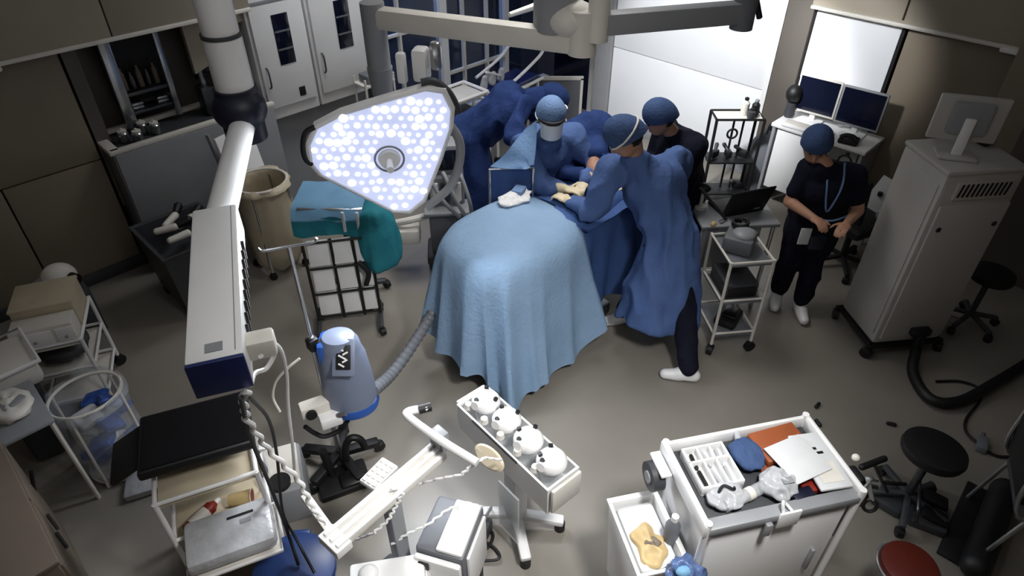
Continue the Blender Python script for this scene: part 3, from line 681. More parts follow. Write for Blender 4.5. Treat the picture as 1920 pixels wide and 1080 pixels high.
def pose(pelvis=(0, 0, 0.95), lean=(0, 0.1), chest=None, head=None, **kw):
    p = V(pelvis); c = V(chest) if chest else p + V((lean[0]*0.75, lean[1]*0.75, 0.34)); nk = c + V((lean[0]*0.35, lean[1]*0.35, 0.185))
    if 'neck' in kw: nk = V(kw.pop('neck'))
    h = V(head) if head else nk + V((lean[0]*0.3, lean[1]*0.4 + 0.03, 0.15))
    J = dict(pelvis=p, chest=c, neck=nk, head=h, sh_l=c + V((-0.19, 0.0, 0.13)), sh_r=c + V((0.19, 0.0, 0.13)))
    J['el_l'] = J['sh_l'] + V((-0.06, 0.1, -0.27)); J['el_r'] = J['sh_r'] + V((0.06, 0.1, -0.27))
    J['wr_l'] = J['el_l'] + V((0.1, 0.22, -0.02)); J['wr_r'] = J['el_r'] + V((-0.1, 0.22, -0.02))
    J['an_l'] = V((-0.11, 0, 0.09)); J['an_r'] = V((0.11, 0, 0.09))
    for k in ('l', 'r'): J['kn_'+k] = (p + J['an_'+k])*0.5 + V((0.1*(-1 if k == 'l' else 1)*0.3, 0.03, 0.02))
    for k, v in kw.items(): J[k] = V(v)
    return J
def loc_of(loc, fwd, p):
    f = V((fwd[0], fwd[1])).normalized(); d = V((p[0] - loc[0], p[1] - loc[1])); return V((d.x*f.y - d.y*f.x, d.dot(f), p[2]))

# tall surgeon with his back to the camera
L1, F1 = (3.32, 1.9), (0.53, 0.85)
w1 = lambda x, y, z: loc_of(L1, F1, (x, y, z))
h1 = G(1172, 258, 1.68)
J1 = pose(pelvis=w1(3.34, 1.86, 0.95), chest=w1(3.28, 2.0, 1.29), neck=w1(3.14, 2.08, 1.53), head=w1(h1.x, h1.y, h1.z),
          sh_l=w1(3.08, 2.2, 1.42), sh_r=w1(3.52, 1.98, 1.4), el_l=w1(2.98, 2.24, 1.12), el_r=w1(3.66, 2.12, 1.12), wr_l=w1(2.97, 2.44, 1.14), wr_r=w1(3.5, 2.34, 1.1),
          an_l=w1(3.38, 2.16, 0.09), an_r=w1(3.2, 1.47, 0.09), kn_l=w1(3.38, 2.06, 0.5), kn_r=w1(3.32, 1.66, 0.5), toe_l=w1(3.22, 2.26, 0.05), toe_r=w1(3.1, 1.6, 0.05))
person('tall surgeon in a long blue gown with headband, back to the camera', L1, F1, J1, w1(h1.x - 0.6, h1.y + 0.55, h1.z - 0.75) - w1(h1.x, h1.y, h1.z),
       dict(top='gown', gown=1, hem=0.3, flare=0.3, hemoff=(0.0, -0.02, 0), cap='cap_dark', band=1, gl='glove', fold=0.03, shoe='white', hair=True))
# masked surgeon facing the camera
L2, F2 = (3.3, 3.06), (-0.5, -0.86)
w2 = lambda x, y, z: loc_of(L2, F2, (x, y, z))
h2_ = G(1033, 222, 1.6)
J2 = pose(pelvis=w2(3.3, 3.02, 0.95), chest=w2(3.2, 2.88, 1.26), neck=w2(3.12, 2.77, 1.44), head=w2(h2_.x, h2_.y, h2_.z),
          sh_l=w2(3.38, 2.76, 1.36), sh_r=w2(3.05, 2.93, 1.34), el_l=w2(3.4, 2.58, 1.18), el_r=w2(3.0, 2.72, 1.14), wr_l=w2(3.2, 2.5, 1.17), wr_r=w2(3.06, 2.56, 1.15))
person('surgeon in blue gown with pale cap and white mask facing the camera', L2, F2, J2, w2(h2_.x - 0.55, h2_.y - 0.72, h2_.z - 0.08) - w2(h2_.x, h2_.y, h2_.z),
       dict(top='gown', gown=1, hem=0.35, flare=0.26, cap='cap', mask=1, glasses=1, gl='glove', fold=0.024, shoe='white'))
# assistant bent over the table between them
L3, F3 = (3.82, 3.1), (-0.55, -0.83)
w3 = lambda x, y, z: loc_of(L3, F3, (x, y, z))
J3 = pose(pelvis=w3(3.8, 3.06, 0.95), chest=w3(3.58, 2.78, 1.27), neck=w3(3.44, 2.6, 1.27), head=w3(3.41, 2.53, 1.17),
          sh_l=w3(3.68, 2.66, 1.3), sh_r=w3(3.42, 2.86, 1.31), el_l=w3(3.66, 2.46, 1.12), el_r=w3(3.26, 2.74, 1.14), wr_l=w3(3.5, 2.44, 1.12), wr_r=w3(3.3, 2.52, 1.14))
person('assistant in navy gown bent low over the operating field, head hidden', L3, F3, J3, w3(3.2, 2.2, 0.7) - w3(3.38, 2.5, 1.21),
       dict(top='gown_navy', gown=1, hem=0.4, flare=0.26, cap='gown_navy', hair=False, gl='glove', fold=0.022, shoe='white'), tilt=(-0.6, -0.6, 0.5))
# person in black at the far side of the tall surgeon
L4, F4 = (4.12, 2.26), (-0.8, 0.35)
w4 = lambda x, y, z: loc_of(L4, F4, (x, y, z))
h4 = G(1236, 222, 1.5)
J4 = pose(pelvis=w4(4.08, 2.24, 0.9), chest=w4(3.96, 2.26, 1.2), neck=w4(3.88, 2.28, 1.37), head=w4(h4.x, h4.y, h4.z), wr_l=w4(3.78, 2.4, 1.1), wr_r=w4(3.82, 2.44, 1.12),
          el_l=w4(3.8, 2.16, 1.1), el_r=w4(3.98, 2.46, 1.06), sh_l=w4(3.92, 2.1, 1.32), sh_r=w4(4.02, 2.44, 1.32))
person('assistant in black top with dusty blue cap behind the tall surgeon', L4, F4, J4, w4(h4.x - 0.8, h4.y + 0.5, h4.z - 0.5) - w4(h4.x, h4.y, h4.z),
       dict(top='scrub_black', gown=1, hem=0.5, flare=0.22, cap='cap_dark', gl='glove', shoe='white'))
# anaesthetist bending at the head end
L5, F5 = (3.45, 3.98), (0.86, -0.5)
w5 = lambda x, y, z: loc_of(L5, F5, (x, y, z))
J5 = pose(pelvis=w5(3.42, 3.94, 0.95), chest=w5(3.66, 3.7, 1.21), neck=w5(3.9, 3.58, 1.27), head=w5(4.0, 3.5, 1.25),
          sh_l=w5(3.8, 3.84, 1.26), sh_r=w5(3.62, 3.5, 1.28), el_l=w5(3.96, 3.8, 1.08), el_r=w5(3.42, 3.4, 1.12), wr_l=w5(4.02, 3.66, 1.0), wr_r=w5(3.46, 3.2, 1.06))
person('anaesthetist in navy gown bending forward behind the masked surgeon', L5, F5, J5, w5(4.2, 3.3, 0.9) - w5(4.0, 3.5, 1.25),
       dict(top='gown_navy', gown=1, hem=0.25, flare=0.26, cap='gown_navy', fold=0.028, shoe='white'), tilt=(0.5, -0.3, 0.8))
# nurse in black scrubs
L6, F6 = (4.46, 1.36), (-0.75, -0.45)
w6 = lambda x, y, z: loc_of(L6, F6, (x, y, z))
h6 = G(1530, 272, 1.46)
J6 = pose(pelvis=(0.0, 0.02, 0.86), chest=w6(4.32, 1.3, 1.17), neck=w6(4.22, 1.33, 1.345), head=w6(h6.x, h6.y, h6.z),
          sh_l=(0.2, 0.1, 1.27), el_l=(0.27, 0.16, 1.02), wr_l=(0.12, 0.36, 0.98), an_l=(-0.09, 0.05, 0.09), an_r=(0.08, -0.06, 0.09))
sl, sr = J6['chest'] + V((-0.15, 0, 0.11)), J6['chest'] + V((0.15, 0, 0.11))
J6.update(sh_l=sl, sh_r=sr, el_l=sl + V((-0.07, 0.05, -0.24)), el_r=sr + V((0.07, 0.04, -0.24)), wr_l=J6['chest'] + V((-0.12, 0.26, -0.12)), wr_r=J6['chest'] + V((0.1, 0.27, -0.1)))
n = person('nurse in black scrubs and blue patterned cap wearing a pale lanyard', L6, F6, J6, w6(h6.x - 0.75, h6.y - 0.4, h6.z - 0.45) - w6(h6.x, h6.y, h6.z),
           dict(top='scrub_black', short=1, slim=0.84, cap='cap_dark', shoe='white', fold=0.014))
c = J6['chest']
part('lanyard', MB().tube([c + V((-0.05, 0.02, 0.19)), c + V((-0.045, 0.15, 0.08)), c + V((0.0, 0.172, -0.1)), c + V((0.045, 0.15, 0.08)), c + V((0.05, 0.02, 0.19))], 0.007, 6), 'cap', n)
part('badge', MB().box(c + V((0.09, 0.19, -0.3)), (0.075, 0.012, 0.13), 0.2, 0.006), 'paper', n)
part('hip_pouch', MB().box(c + V((0.0, 0.185, -0.34)), (0.1, 0.03, 0.11), 0.1, 0.012), 'joint_navy', n)
part('armband', MB().tube([J6['el_l'].lerp(J6['wr_l'], 0.15), c + V((0.0, 0.24, -0.13)), J6['el_r'].lerp(J6['wr_r'], 0.15)], 0.006, 6), 'cap', n)
# ------------------------------------------------------------------ left side
def cart(name, label, loc, rz, L, W, H, tiers, mf='white', ms='offwhite', r=0.013, wheel=0.04, rim=0.03, cat='cart'):
    t = thing(name, label, cat, (loc[0], loc[1], 0), rz); b = wheel*2.1
    for sx in (-1, 1):
        for sy in (-1, 1): part('post', MB().cyl((sx*L/2, sy*W/2, b), (sx*L/2, sy*W/2, H), r, n=10), mf, t)
    for z in tiers:
        s = part('shelf', bx((0, 0, z), (L - 0.01, W - 0.01, 0.016), 0.004), ms, t)
        for sy in (-1, 1): part('shelf_rail', MB().cyl((-L/2, sy*W/2, z + rim), (L/2, sy*W/2, z + rim), r*0.8, n=8), mf, s)
        for sx in (-1, 1): part('shelf_rail', MB().cyl((sx*L/2, -W/2, z + rim), (sx*L/2, W/2, z + rim), r*0.8, n=8), mf, s)
    casters(t, [(sx*L/2, sy*W/2, 0) for sx in (-1, 1) for sy in (-1, 1)], wheel); return t
def onto(root, x, y, z):
    return Matrix.Translation(root.location) @ root.rotation_euler.to_matrix().to_4x4() @ V((x, y, z))
def put(name, label, cat, mb, m, root, x, y, z, rz=0.0, group=None, ang=35):
    o = mb.build(name, m, None, ang); o.location = onto(root, x, y, z); o.rotation_euler = (0, 0, root.rotation_euler.z + rz); return tag(o, label, cat, group)

# monitor cart, bottom left
mc = cart('monitor_cart', 'white framed trolley carrying the large black screen at lower left', (0.385, 2.48), math.radians(-21), 0.44, 0.4, 0.8, (0.76, 0.47, 0.16), ms='cream', rim=0.035)
t = thing('flat_screen', 'large black flat screen lying tilted on the lower left trolley', 'screen', onto(mc, 0.0, 0.03, 0.79), math.radians(-21))
R_ = Euler((math.radians(-7), math.radians(2), 0)).to_matrix()
part('housing', MB().box((0.0, 0.04, 0.1), (0.5, 0.42, 0.05), bev=0.015, R=R_), 'black', t)
part('panel', MB().box((0.0, 0.04, 0.127), (0.46, 0.38, 0.004), R=R_), 'blackgloss', t)
part('side_flap', MB().box((-0.31, 0.06, 0.07), (0.16, 0.3, 0.03), bev=0.01, R=Euler((math.radians(-10), math.radians(-22), 0.1)).to_matrix()), 'black', t)
part('foot', MB().box((0, 0.05, 0.045), (0.16, 0.14, 0.09), bev=0.01), 'black', t)
t = thing('squeeze_bottle', 'dark red bottle with pale label lying on the trolley shelf', 'bottle', onto(mc, -0.09, -0.12, 0.518), 0.3)
part('body', MB().cyl((-0.09, 0, 0), (0.06, 0, 0), 0.032, 0.032, 16).cyl((0.06, 0, 0), (0.085, 0, 0), 0.03, 0.015, 16), 'redbrown', t); part('label_band', MB().cyl((-0.06, 0, 0), (0.03, 0, 0), 0.0335, n=16), 'offwhite', t); part('cap', MB().cyl((0.085, 0, 0), (0.11, 0, 0), 0.014, n=12), 'white', t)
t = thing('paper_cup', 'amber paper cup tipped over beside the dark red bottle', 'cup', onto(mc, 0.09, -0.1, 0.525), -0.6)
part('wall', MB().cyl((-0.05, 0, 0), (0.06, 0, 0.004), 0.03, 0.04, 18), 'amber', t); part('rim', MB().tube([(0.06, 0.04*math.cos(a), 0.004 + 0.04*math.sin(a)) for a in [2*PI*k/16 for k in range(17)]], 0.004, 6, 2), 'cream', t); part('inside', MB().cyl((0.058, 0, 0.004), (0.0625, 0, 0.004), 0.036, n=16), 'redbrown', t)
t = thing('wrapped_pack', 'shiny plastic wrapped white pack on the front of the lower left trolley', 'package', onto(mc, 0.03, -0.29, 0.476), math.radians(-21))
o = part('pack', MB().box((0, 0, 0.05), (0.4, 0.26, 0.09), bev=0.03), 'wrap', t); part('printed_bar', bx((0.06, 0.06, 0.0965), (0.12, 0.012, 0.004)), 'black', t); part('printed_mark', bx((0.08, 0.02, 0.0965), (0.05, 0.025, 0.003)), 'grey', t)
t = thing('tray', 'white wire tray under the wrapped pack at lower left', 'tray', onto(mc, 0.03, -0.29, 0.44), math.radians(-21))
part('bottom', bx((0, 0, 0.015), (0.42, 0.28, 0.012), 0.004), 'offwhite', t); part('rim', MB().tube([(-0.21, -0.14, 0.03), (0.21, -0.14, 0.03), (0.21, 0.14, 0.03), (-0.21, 0.14, 0.03), (-0.21, -0.14, 0.03)], 0.007, 6, smooth=False), 'white', t)
t = thing('metal_clip', 'crooked steel clip rack at the side of the lower left trolley', 'clip', onto(mc, 0.19, -0.05, 0.48), -0.5)
part('wire', MB().tube([(0, 0, 0), (0.02, 0.01, 0.08), (0.05, 0.03, 0.1), (0.03, 0.05, 0.2), (0.06, 0.06, 0.24)], 0.008, 8), 'steel', t); part('jaw', bx((0.06, 0.06, 0.25), (0.03, 0.05, 0.02), 0.005), 'white', t)
# bin with a clear bag
t = thing('waste_bag_stand', 'translucent waste bag on a wire stand filled with blue wrappers', 'bin', (0.13, 3.55, 0))
part('hoop', MB().tube([(0.19*math.cos(a), 0.17*math.sin(a), 0.6) for a in [2*PI*k/20 for k in range(21)]], 0.01, 8, 2), 'offwhite', t)
for a in (0.6, 2.4, 4.0, 5.6): part('leg', MB().cyl((0.2*math.cos(a), 0.18*math.sin(a), 0), (0.19*math.cos(a), 0.17*math.sin(a), 0.6), 0.008, n=8), 'offwhite', t)
o = part('bag', MB().lathe([(0.15, 0.03), (0.19, 0.06), (0.205, 0.2), (0.19, 0.4), (0.185, 0.58), (0.2, 0.62), (0.21, 0.56)], n=40, caps=False), 'bag', t, None, 180); folds(o.data, 0.02, (14, 14, 5), 2.0)
part('base_plate', MB().lathe([(0.17, 0.01), (0.18, 0.015), (0.18, 0.025), (0.17, 0.03)], n=24), 'offwhite', t)
for k in range(14):
    a = k*2.4; r = 0.05 + 0.09*(k % 3)/2
    o = MB().box((0, 0, 0), (0.14, 0.11, 0.05), bev=0.02).build('wrapper', 'wrapblue' if k % 3 else 'wrap'); folds(o.data, 0.01, (20, 20, 20), k)
    o.location = (0.13 + r*math.cos(a), 3.55 + r*math.sin(a), 0.07 + 0.033*k); o.rotation_euler = (random.uniform(-0.6, 0.6), random.uniform(-0.6, 0.6), random.uniform(0, 3))
    tag(o, 'crumpled blue wrapper inside the clear waste bag' if k % 3 else 'crumpled clear wrapper inside the clear waste bag', 'wrapper', 'blue wrappers in the waste bag' if k % 3 else 'clear wrappers in the waste bag')
o = MB().box((0, 0, 0.03), (0.34, 0.22, 0.05), bev=0.02).build('plastic_sheet', 'wrap'); folds(o.data, 0.012, (12, 12, 12)); o.location = (0.22, 3.26, 0.0); o.rotation_euler = (0, 0, -0.4); tag(o, 'crumpled clear plastic sheet on the floor in front of the waste bag', 'plastic')
# white trolley with boxes by the left wall
tc_ = cart('box_trolley', 'white trolley with cartons by the left wall', (0.2, 4.32), math.radians(-24), 0.36, 0.44, 0.62, (0.58, 0.36, 0.12), ms='offwhite', r=0.012)
t = thing('carton', 'flat beige carton lying on top of the left wall trolley', 'box', onto(tc_, 0, 0.08, 0.588), math.radians(-24)); part('body', bx((0, 0, 0.1), (0.34, 0.28, 0.2), 0.006), 'cream', t); part('lid', bx((0, 0, 0.205), (0.35, 0.29, 0.02), 0.006), 'cream', t)
t = thing('drawer_box', 'white two drawer box at the front of the left wall trolley', 'box', onto(tc_, 0.0, -0.145, 0.588), math.radians(-24)); part('body', bx((0, 0, 0.08), (0.34, 0.14, 0.16), 0.008), 'offwhite', t)
for x, wd in ((-0.05, 0.2), (0.12, 0.1)): d = part('drawer', bx((x, -0.072, 0.075), (wd, 0.012, 0.12), 0.004), 'white', t); part('knob', MB().sph((x, -0.082, 0.07), 0.01, n=8), 'grey', d)
t = thing('supply_bag', 'dark plastic bag of supplies on the middle shelf of the left trolley', 'bag', onto(tc_, 0, -0.02, 0.368), 0.2)
o = part('bag', MB().sph((0, 0, 0.08), 0.14, (1.1, 1.1, 0.55), 20), 'darkgrey', t); folds(o.data, 0.02, (12, 12, 12)); part('label_sheet', bx((0.0, -0.03, 0.158), (0.12, 0.09, 0.006), 0.002), 'offwhite', t)
t = thing('plastic_tub', 'white plastic tub at the left edge beside the carton trolley', 'tub', (-0.13, 4.02, 0))
part('stand', MB().box((0, 0, 0.3), (0.22, 0.3, 0.56), bev=0.02), 'darkgrey', t); part('tub', MB().box((0, 0, 0.66), (0.3, 0.36, 0.16), bev=0.04), 'offwhite', t); part('rim', MB().tube([(0.16*sx, 0.19*sy, 0.745) for sx, sy in ((-1, -1), (1, -1), (1, 1), (-1, 1), (-1, -1))], 0.014, 8, smooth=False), 'white', t)
t = thing('suction_pump', 'pale rounded pump with dark blue strap on a low dark stand by the left wall', 'pump', (0.36, 5.02, 0))
part('stand', MB().box((0, 0, 0.2), (0.34, 0.26, 0.4), bev=0.02), 'darkgrey', t); part('body', MB().sph((0.04, 0.0, 0.5), 0.11, (1.1, 0.9, 1.0), 20), 'offwhite', t); part('strap', MB().box((-0.11, -0.02, 0.45), (0.14, 0.2, 0.1), bev=0.03), 'joint_navy', t); part('nozzle', MB().cyl((-0.2, 0, 0.46), (-0.04, -0.02, 0.52), 0.035, 0.05, 14), 'grey', t); part('cap', MB().cyl((0.1, -0.08, 0.5), (0.13, -0.12, 0.5), 0.05, 0.04, 14), 'black', t)
t = thing('instrument_table', 'small steel table with a folded cloth at the left edge', 'table', (-0.2, 3.56, 0))
part('top', bx((0, 0, 0.69), (0.3, 0.42, 0.025), 0.008), 'grey', t)
for sx in (-1, 1):
    for sy in (-1, 1): part('leg', MB().cyl((sx*0.13, sy*0.18, 0), (sx*0.13, sy*0.18, 0.68), 0.012, n=8), 'offwhite', t)
part('brace', MB().cyl((0.13, -0.18, 0.2), (0.13, 0.18, 0.2), 0.01, n=8), 'offwhite', t)
t = thing('folded_cloth', 'crumpled grey cloth on the small steel table', 'cloth', (-0.19, 3.58, 0.703)); o = part('cloth', MB().sph((0, 0, 0.03), 0.11, (1, 1.2, 0.35), 20), 'offwhite', t); folds(o.data, 0.02, (14, 14, 14), 3); part('fold', MB().box((0.02, -0.02, 0.06), (0.12, 0.08, 0.02), 0.4, 0.009), 'grey', t)
t = thing('low_cabinet', 'brown low cabinet cut off by the lower left corner', 'cabinet', (-0.62, 2.83, 0))
part('body', bx((0, 0, 0.41), (0.66, 0.92, 0.78), 0.008), 'brownwood', t); part('top', bx((0, 0, 0.81), (0.68, 0.94, 0.025), 0.006), 'brownwood', t)
for y in (-0.23, 0.23): d = part('door', bx((0.335, y, 0.42), (0.016, 0.44, 0.7), 0.004), 'brownwood', t); part('handle', bx((0.35, y*0.3, 0.5), (0.018, 0.02, 0.12), 0.005), 'darksteel', d)
part('plinth', bx((0, 0, 0.015), (0.62, 0.88, 0.03)), 'black', t)
wcable('power_cord', 'dark cord hanging in a hook shape beside the brown low cabinet', [(58, 880, 0.6), (68, 940, 0.35), (78, 990, 0.12), (92, 1000, 0.03), (98, 985, 0.02), (112, 1030, 0.012)], 0.01, 'black')
# dark linen bin in front of the scrub counter
t = thing('linen_bin', 'dark grey open bin on castors in front of the scrub counter', 'bin', (1.24, 4.8, 0))
part('body', MB().loft([[(sx*a, sy*b, z) for sx, sy in ((-1, -1), (1, -1), (1, 1), (-1, 1))] for a, b, z in ((0.22, 0.26, 0.1), (0.26, 0.3, 0.6), (0.275, 0.315, 0.62), (0.275, 0.315, 0.63), (0.245, 0.285, 0.62), (0.22, 0.26, 0.4))]), 'darkgrey', t)
casters(t, [(sx*0.18, sy*0.22, 0) for sx in (-1, 1) for sy in (-1, 1)], 0.045)
for k, (x, y, a) in enumerate(((0.1, 0.05, 0.3), (-0.05, 0.02, -0.4), (0.12, -0.12, 0.9), (-0.02, -0.14, -0.1), (0.02, 0.16, 0.6))):
    t2 = thing('used_instrument', ['white handled tool at the right of the linen bin', 'white handled tool in the middle of the linen bin', 'white handled tool at the near right of the linen bin', 'white handled tool at the near end of the linen bin', 'white handled tool at the far end of the linen bin'][k], 'tool', (1.24 + x, 4.8 + y, 0.6), a, 'tools in the linen bin')
    part('handle', MB().cap((-0.11, 0, 0.05), (0.02, 0, 0.06), 0.026, 0.03), 'offwhite', t2); part('head', MB().cap((0.02, 0, 0.06), (0.12, 0.03, 0.08), 0.022, 0.034), 'black', t2)
# hamper and leaning board between boom and lamp
t = thing('linen_hamper', 'cream bag hamper behind the boom below the cabinets', 'hamper', (1.9, 4.72, 0))
o = part('bag', MB().lathe([(0.15, 0.06), (0.2, 0.12), (0.23, 0.4), (0.21, 0.7), (0.2, 0.8), (0.215, 0.83), (0.225, 0.78)], n=36, caps=False), 'cream', t, None, 180); folds(o.data, 0.025, (9, 9, 3), 5)
part('hoop', MB().tube([(0.205*math.cos(a), 0.205*math.sin(a), 0.82) for a in [2*PI*k/20 for k in range(21)]], 0.012, 8, 2), 'offwhite', t)
for a in (0.8, 2.4, 3.9, 5.5): part('leg', MB().cyl((0.21*math.cos(a), 0.21*math.sin(a), 0.04), (0.205*math.cos(a), 0.205*math.sin(a), 0.82), 0.01, n=8), 'steel', t)
casters(t, [(0.21*math.cos(a), 0.21*math.sin(a), 0) for a in (0.8, 2.4, 3.9, 5.5)], 0.03)
t = thing('leaning_board', 'white board leaning behind the cream hamper', 'board', (1.98, 5.08, 0))
Rb = Euler((math.radians(-10), 0, math.radians(18))).to_matrix()
part('board', MB().box((0, 0, 0.55), (0.36, 0.025, 1.08), bev=0.006, R=Rb), 'white', t); part('edge', MB().box((-0.17, 0.06, 0.55), (0.02, 0.035, 1.08), R=Rb), 'grey', t)
# draped stand with teal cloth
t = thing('draped_stand', 'instrument stand under a pale blue cloth with teal cloth hanging off its corner', 'stand', (2.06, 3.86, 0), math.radians(-45))
part('post', MB().cyl((0, 0.1, 0.08), (0, 0.1, 0.96), 0.022, n=12), 'darksteel', t)
part('tray', bx((0, 0, 0.97), (0.46, 0.4, 0.02), 0.006), 'steel', t)
cl = MB(); rr = []
for i in range(12):
    y = -0.24 + 0.42*i/11; row = []
    for k in range(14): x = -0.27 + 0.5*k/13; row.append(V((x, y, 0.99 + 0.012*noise.noise(V((x*8, y*8, 0))) - max(0, -0.19 - y)*1.6)))
    rr.append(row)
cl.loft(rr, closed=False, caps=False); cl.loft([[p - V((0, 0, 0.008)) for p in r] for r in rr], closed=False, caps=False)
part('cloth', cl, 'skyblue', t, None, 60)
fr = MB(); rr = []
for i in range(8):
    s = i/7; rr.append([V((-0.27 + 0.5*k/17, -0.235 - 0.015*s - 0.012*math.sin(k*0.9)*s, 0.92 - 0.13*s - 0.015*math.sin(k*0.5))) for k in range(18)])
fr.loft(rr, closed=False, caps=False); fr.loft([[p + V((0, 0.008, 0)) for p in r] for r in rr], closed=False, caps=False)
part('cloth_front', fr, 'teal', t, 'teal front fold', 60)
o = part('hanging_cloth', MB().loft([[V((0.3 + a*math.cos(2*PI*k/30), -0.13 + b*math.sin(2*PI*k/30), z)) for k in range(30)] for a, b, z in ((0.04, 0.1, 0.99), (0.1, 0.15, 0.95), (0.135, 0.17, 0.85), (0.15, 0.18, 0.72), (0.155, 0.18, 0.6), (0.145, 0.17, 0.52), (0.12, 0.15, 0.49))]), 'teal', t, 'teal cloth hanging from the corner', 180)
bmh = bmesh.new(); bmh.from_mesh(o.data); bmesh.ops.subdivide_edges(bmh, edges=bmh.edges[:], cuts=1, use_grid_fill=True); bmh.to_mesh(o.data); bmh.free(); folds(o.data, 0.016, (10, 10, 2.5), 1.4)
for x in (0.1, 0.2): part('clip', MB().box((x, -0.24, 0.9), (0.022, 0.02, 0.16), bev=0.006), 'white', t)
for k in range(5):
    a = 2*PI*k/5 + 0.3; part('base_leg', MB().bar((0, 0.1, 0.09), (0.25*math.cos(a), 0.1 + 0.25*math.sin(a), 0.075), 0.05, 0.035, 0.01), 'darkgrey', t)
casters(t, [(0.25*math.cos(2*PI*k/5 + 0.3), 0.1 + 0.25*math.sin(2*PI*k/5 + 0.3), 0) for k in range(5)], 0.035)
# chart rack of black tube with white pouches
t = thing('chart_rack', 'black tube rack with white pouches in front of the draped stand', 'rack', (1.86, 3.62, 0), math.radians(-33))
for x in (-0.22, -0.03, 0.12, 0.24): part('upright', MB().cyl((x, 0, 0.1), (x, 0.02, 0.8 - 0.1*abs(x)), 0.011, n=8), 'black', t)
for z in (0.12, 0.34, 0.57, 0.79): part('crossbar', MB().cyl((-0.22, 0, z), (0.24, 0, z), 0.009, n=8), 'black', t)
for i, x in enumerate((-0.125, 0.045, 0.18)):
    for z in (0.23, 0.455, 0.68): part('pouch', MB().box((x, 0.035, z), (0.15 if i < 2 else 0.1, 0.025, 0.2), bev=0.01, R=Euler((math.radians(-12), 0, 0)).to_matrix()), 'white', t)
part('hook', MB().tube([(0.14, -0.02, 0.6), (0.2, -0.05, 0.52), (0.17, -0.06, 0.42)], 0.02, 8), 'black', t)
for x in (-0.22, 0.24): part('foot', MB().bar((x, -0.16, 0.085), (x, 0.16, 0.085), 0.03, 0.03, 0.008), 'darkgrey', t)
casters(t, [(x, y, 0) for x in (-0.22, 0.24) for y in (-0.15, 0.15)], 0.032)

# ------------------------------------------------------------------ patient warmer on a pole
t = thing('drip_stand', 'chrome drip stand on a black castor base behind the boom', 'stand', (1.09, 2.58, 0))
part('pole', MB().cyl((0, 0, 0.08), (0, 0, 1.05), 0.016, n=12).cyl((0, 0, 1.0), (0, 0, 1.62), 0.01, n=12), 'steel', t)
part('clamp', MB().box((0, 0, 1.0), (0.06, 0.06, 0.08), bev=0.015).cyl((0.02, -0.02, 1.0), (0.07, -0.05, 1.0), 0.022, n=12), 'black', t)
part('hook_bar', MB().tube([(-0.12, 0.06, 1.64), (-0.1, 0.05, 1.62), (0, 0, 1.62), (0.1, -0.05, 1.62), (0.12, -0.06, 1.64)], 0.007, 8), 'steel', t)
for k in range(5):
    a = 2*PI*k/5 + 0.9; part('base_leg', MB().bar((0, 0, 0.1), (0.24*math.cos(a), 0.24*math.sin(a), 0.075), 0.06, 0.045, 0.012), 'black', t)
casters(t, [(0.24*math.cos(2*PI*k/5 + 0.9), 0.24*math.sin(2*PI*k/5 + 0.9), 0) for k in range(5)], 0.035)
t = thing('patient_warmer', 'blue and grey tapered patient warmer with a black label', 'warmer', (1.2, 2.5, 0.5), math.radians(-45))
part('base_ring', MB().lathe([(0.1, 0.0), (0.15, 0.012), (0.158, 0.04), (0.15, 0.07), (0.13, 0.075)], n=32, sy=0.85), 'warmer_blue', t)
part('body', MB().lathe([(0.147, 0.06), (0.15, 0.12), (0.142, 0.26), (0.128, 0.4), (0.11, 0.46)], n=32, sy=0.85), 'warmer_body', t)
part('hood', MB().lathe([(0.112, 0.455), (0.105, 0.5), (0.085, 0.535), (0.04, 0.55)], n=32, sy=0.85), 'warmer_body', t)
part('shoulder', MB().box((-0.08, 0.0, 0.42), (0.07, 0.15, 0.2), bev=0.03), 'warmer_blue', t, 'blue side shoulder')
pn = part('control_panel', MB().box((0.035, -0.085, 0.46), (0.12, 0.02, 0.2), bev=0.008, R=Euler((math.radians(-38), 0, 0)).to_matrix()), 'warmer_body', t)
lbm = MB().box((0.04, -0.099, 0.475), (0.075, 0.008, 0.13), bev=0.006, R=Euler((math.radians(-38), 0, 0)).to_matrix()).build('label', 'black', pn)
Rl = Euler((math.radians(-38), 0, 0)).to_matrix()
for k, (x, z, wd) in enumerate(((-0.012, 0.04, 0.03), (0.01, 0.02, 0.03), (-0.006, 0.0, 0.045), (0.008, -0.02, 0.03), (-0.01, -0.042, 0.035))):
    c = V((0.04, -0.099, 0.475)) + Rl @ V((x, -0.005, z)); MB().box(c, (wd, 0.003, 0.009), R=Rl @ Euler((0, 0.5*(-1)**k, 0)).to_matrix()).build('print_stroke', 'white', pn)
q0 = V((1.3, 2.42, 0.6))
hs = [q0, G(735, 700, 0.45), G(775, 645, 0.4), G(808, 590, 0.45), G(828, 545, 0.55)]
mb = MB().tube(hs, lambda f: 0.036 + 0.0035*math.sin(f*150), 12, 24); b0 = V((1.3, 2.42, 0.4)); bmesh.ops.translate(mb.bm, vec=-b0, verts=mb.bm.verts[:]); o = mb.build('warmer_hose', 'midgrey'); o.location = b0; tag(o, 'grey corrugated hose from the patient warmer to the pale drape', 'hose')
t = thing('suction_regulator', 'cluster of white regulator boxes clamped beside the patient warmer', 'regulator', (1.0, 2.55, 0.6), -0.3)
part('block', bx((0, 0, 0.0), (0.16, 0.08, 0.08), 0.012), 'offwhite', t); part('block', bx((0.06, -0.07, -0.06), (0.12, 0.08, 0.07), 0.012), 'white', t); part('dial', MB().cyl((-0.03, -0.04, 0.0), (-0.03, -0.06, 0.0), 0.03, n=16), 'black', t); part('knob', MB().cyl((0.1, -0.1, -0.02), (0.14, -0.13, 0.0), 0.014, n=10), 'steel', t)
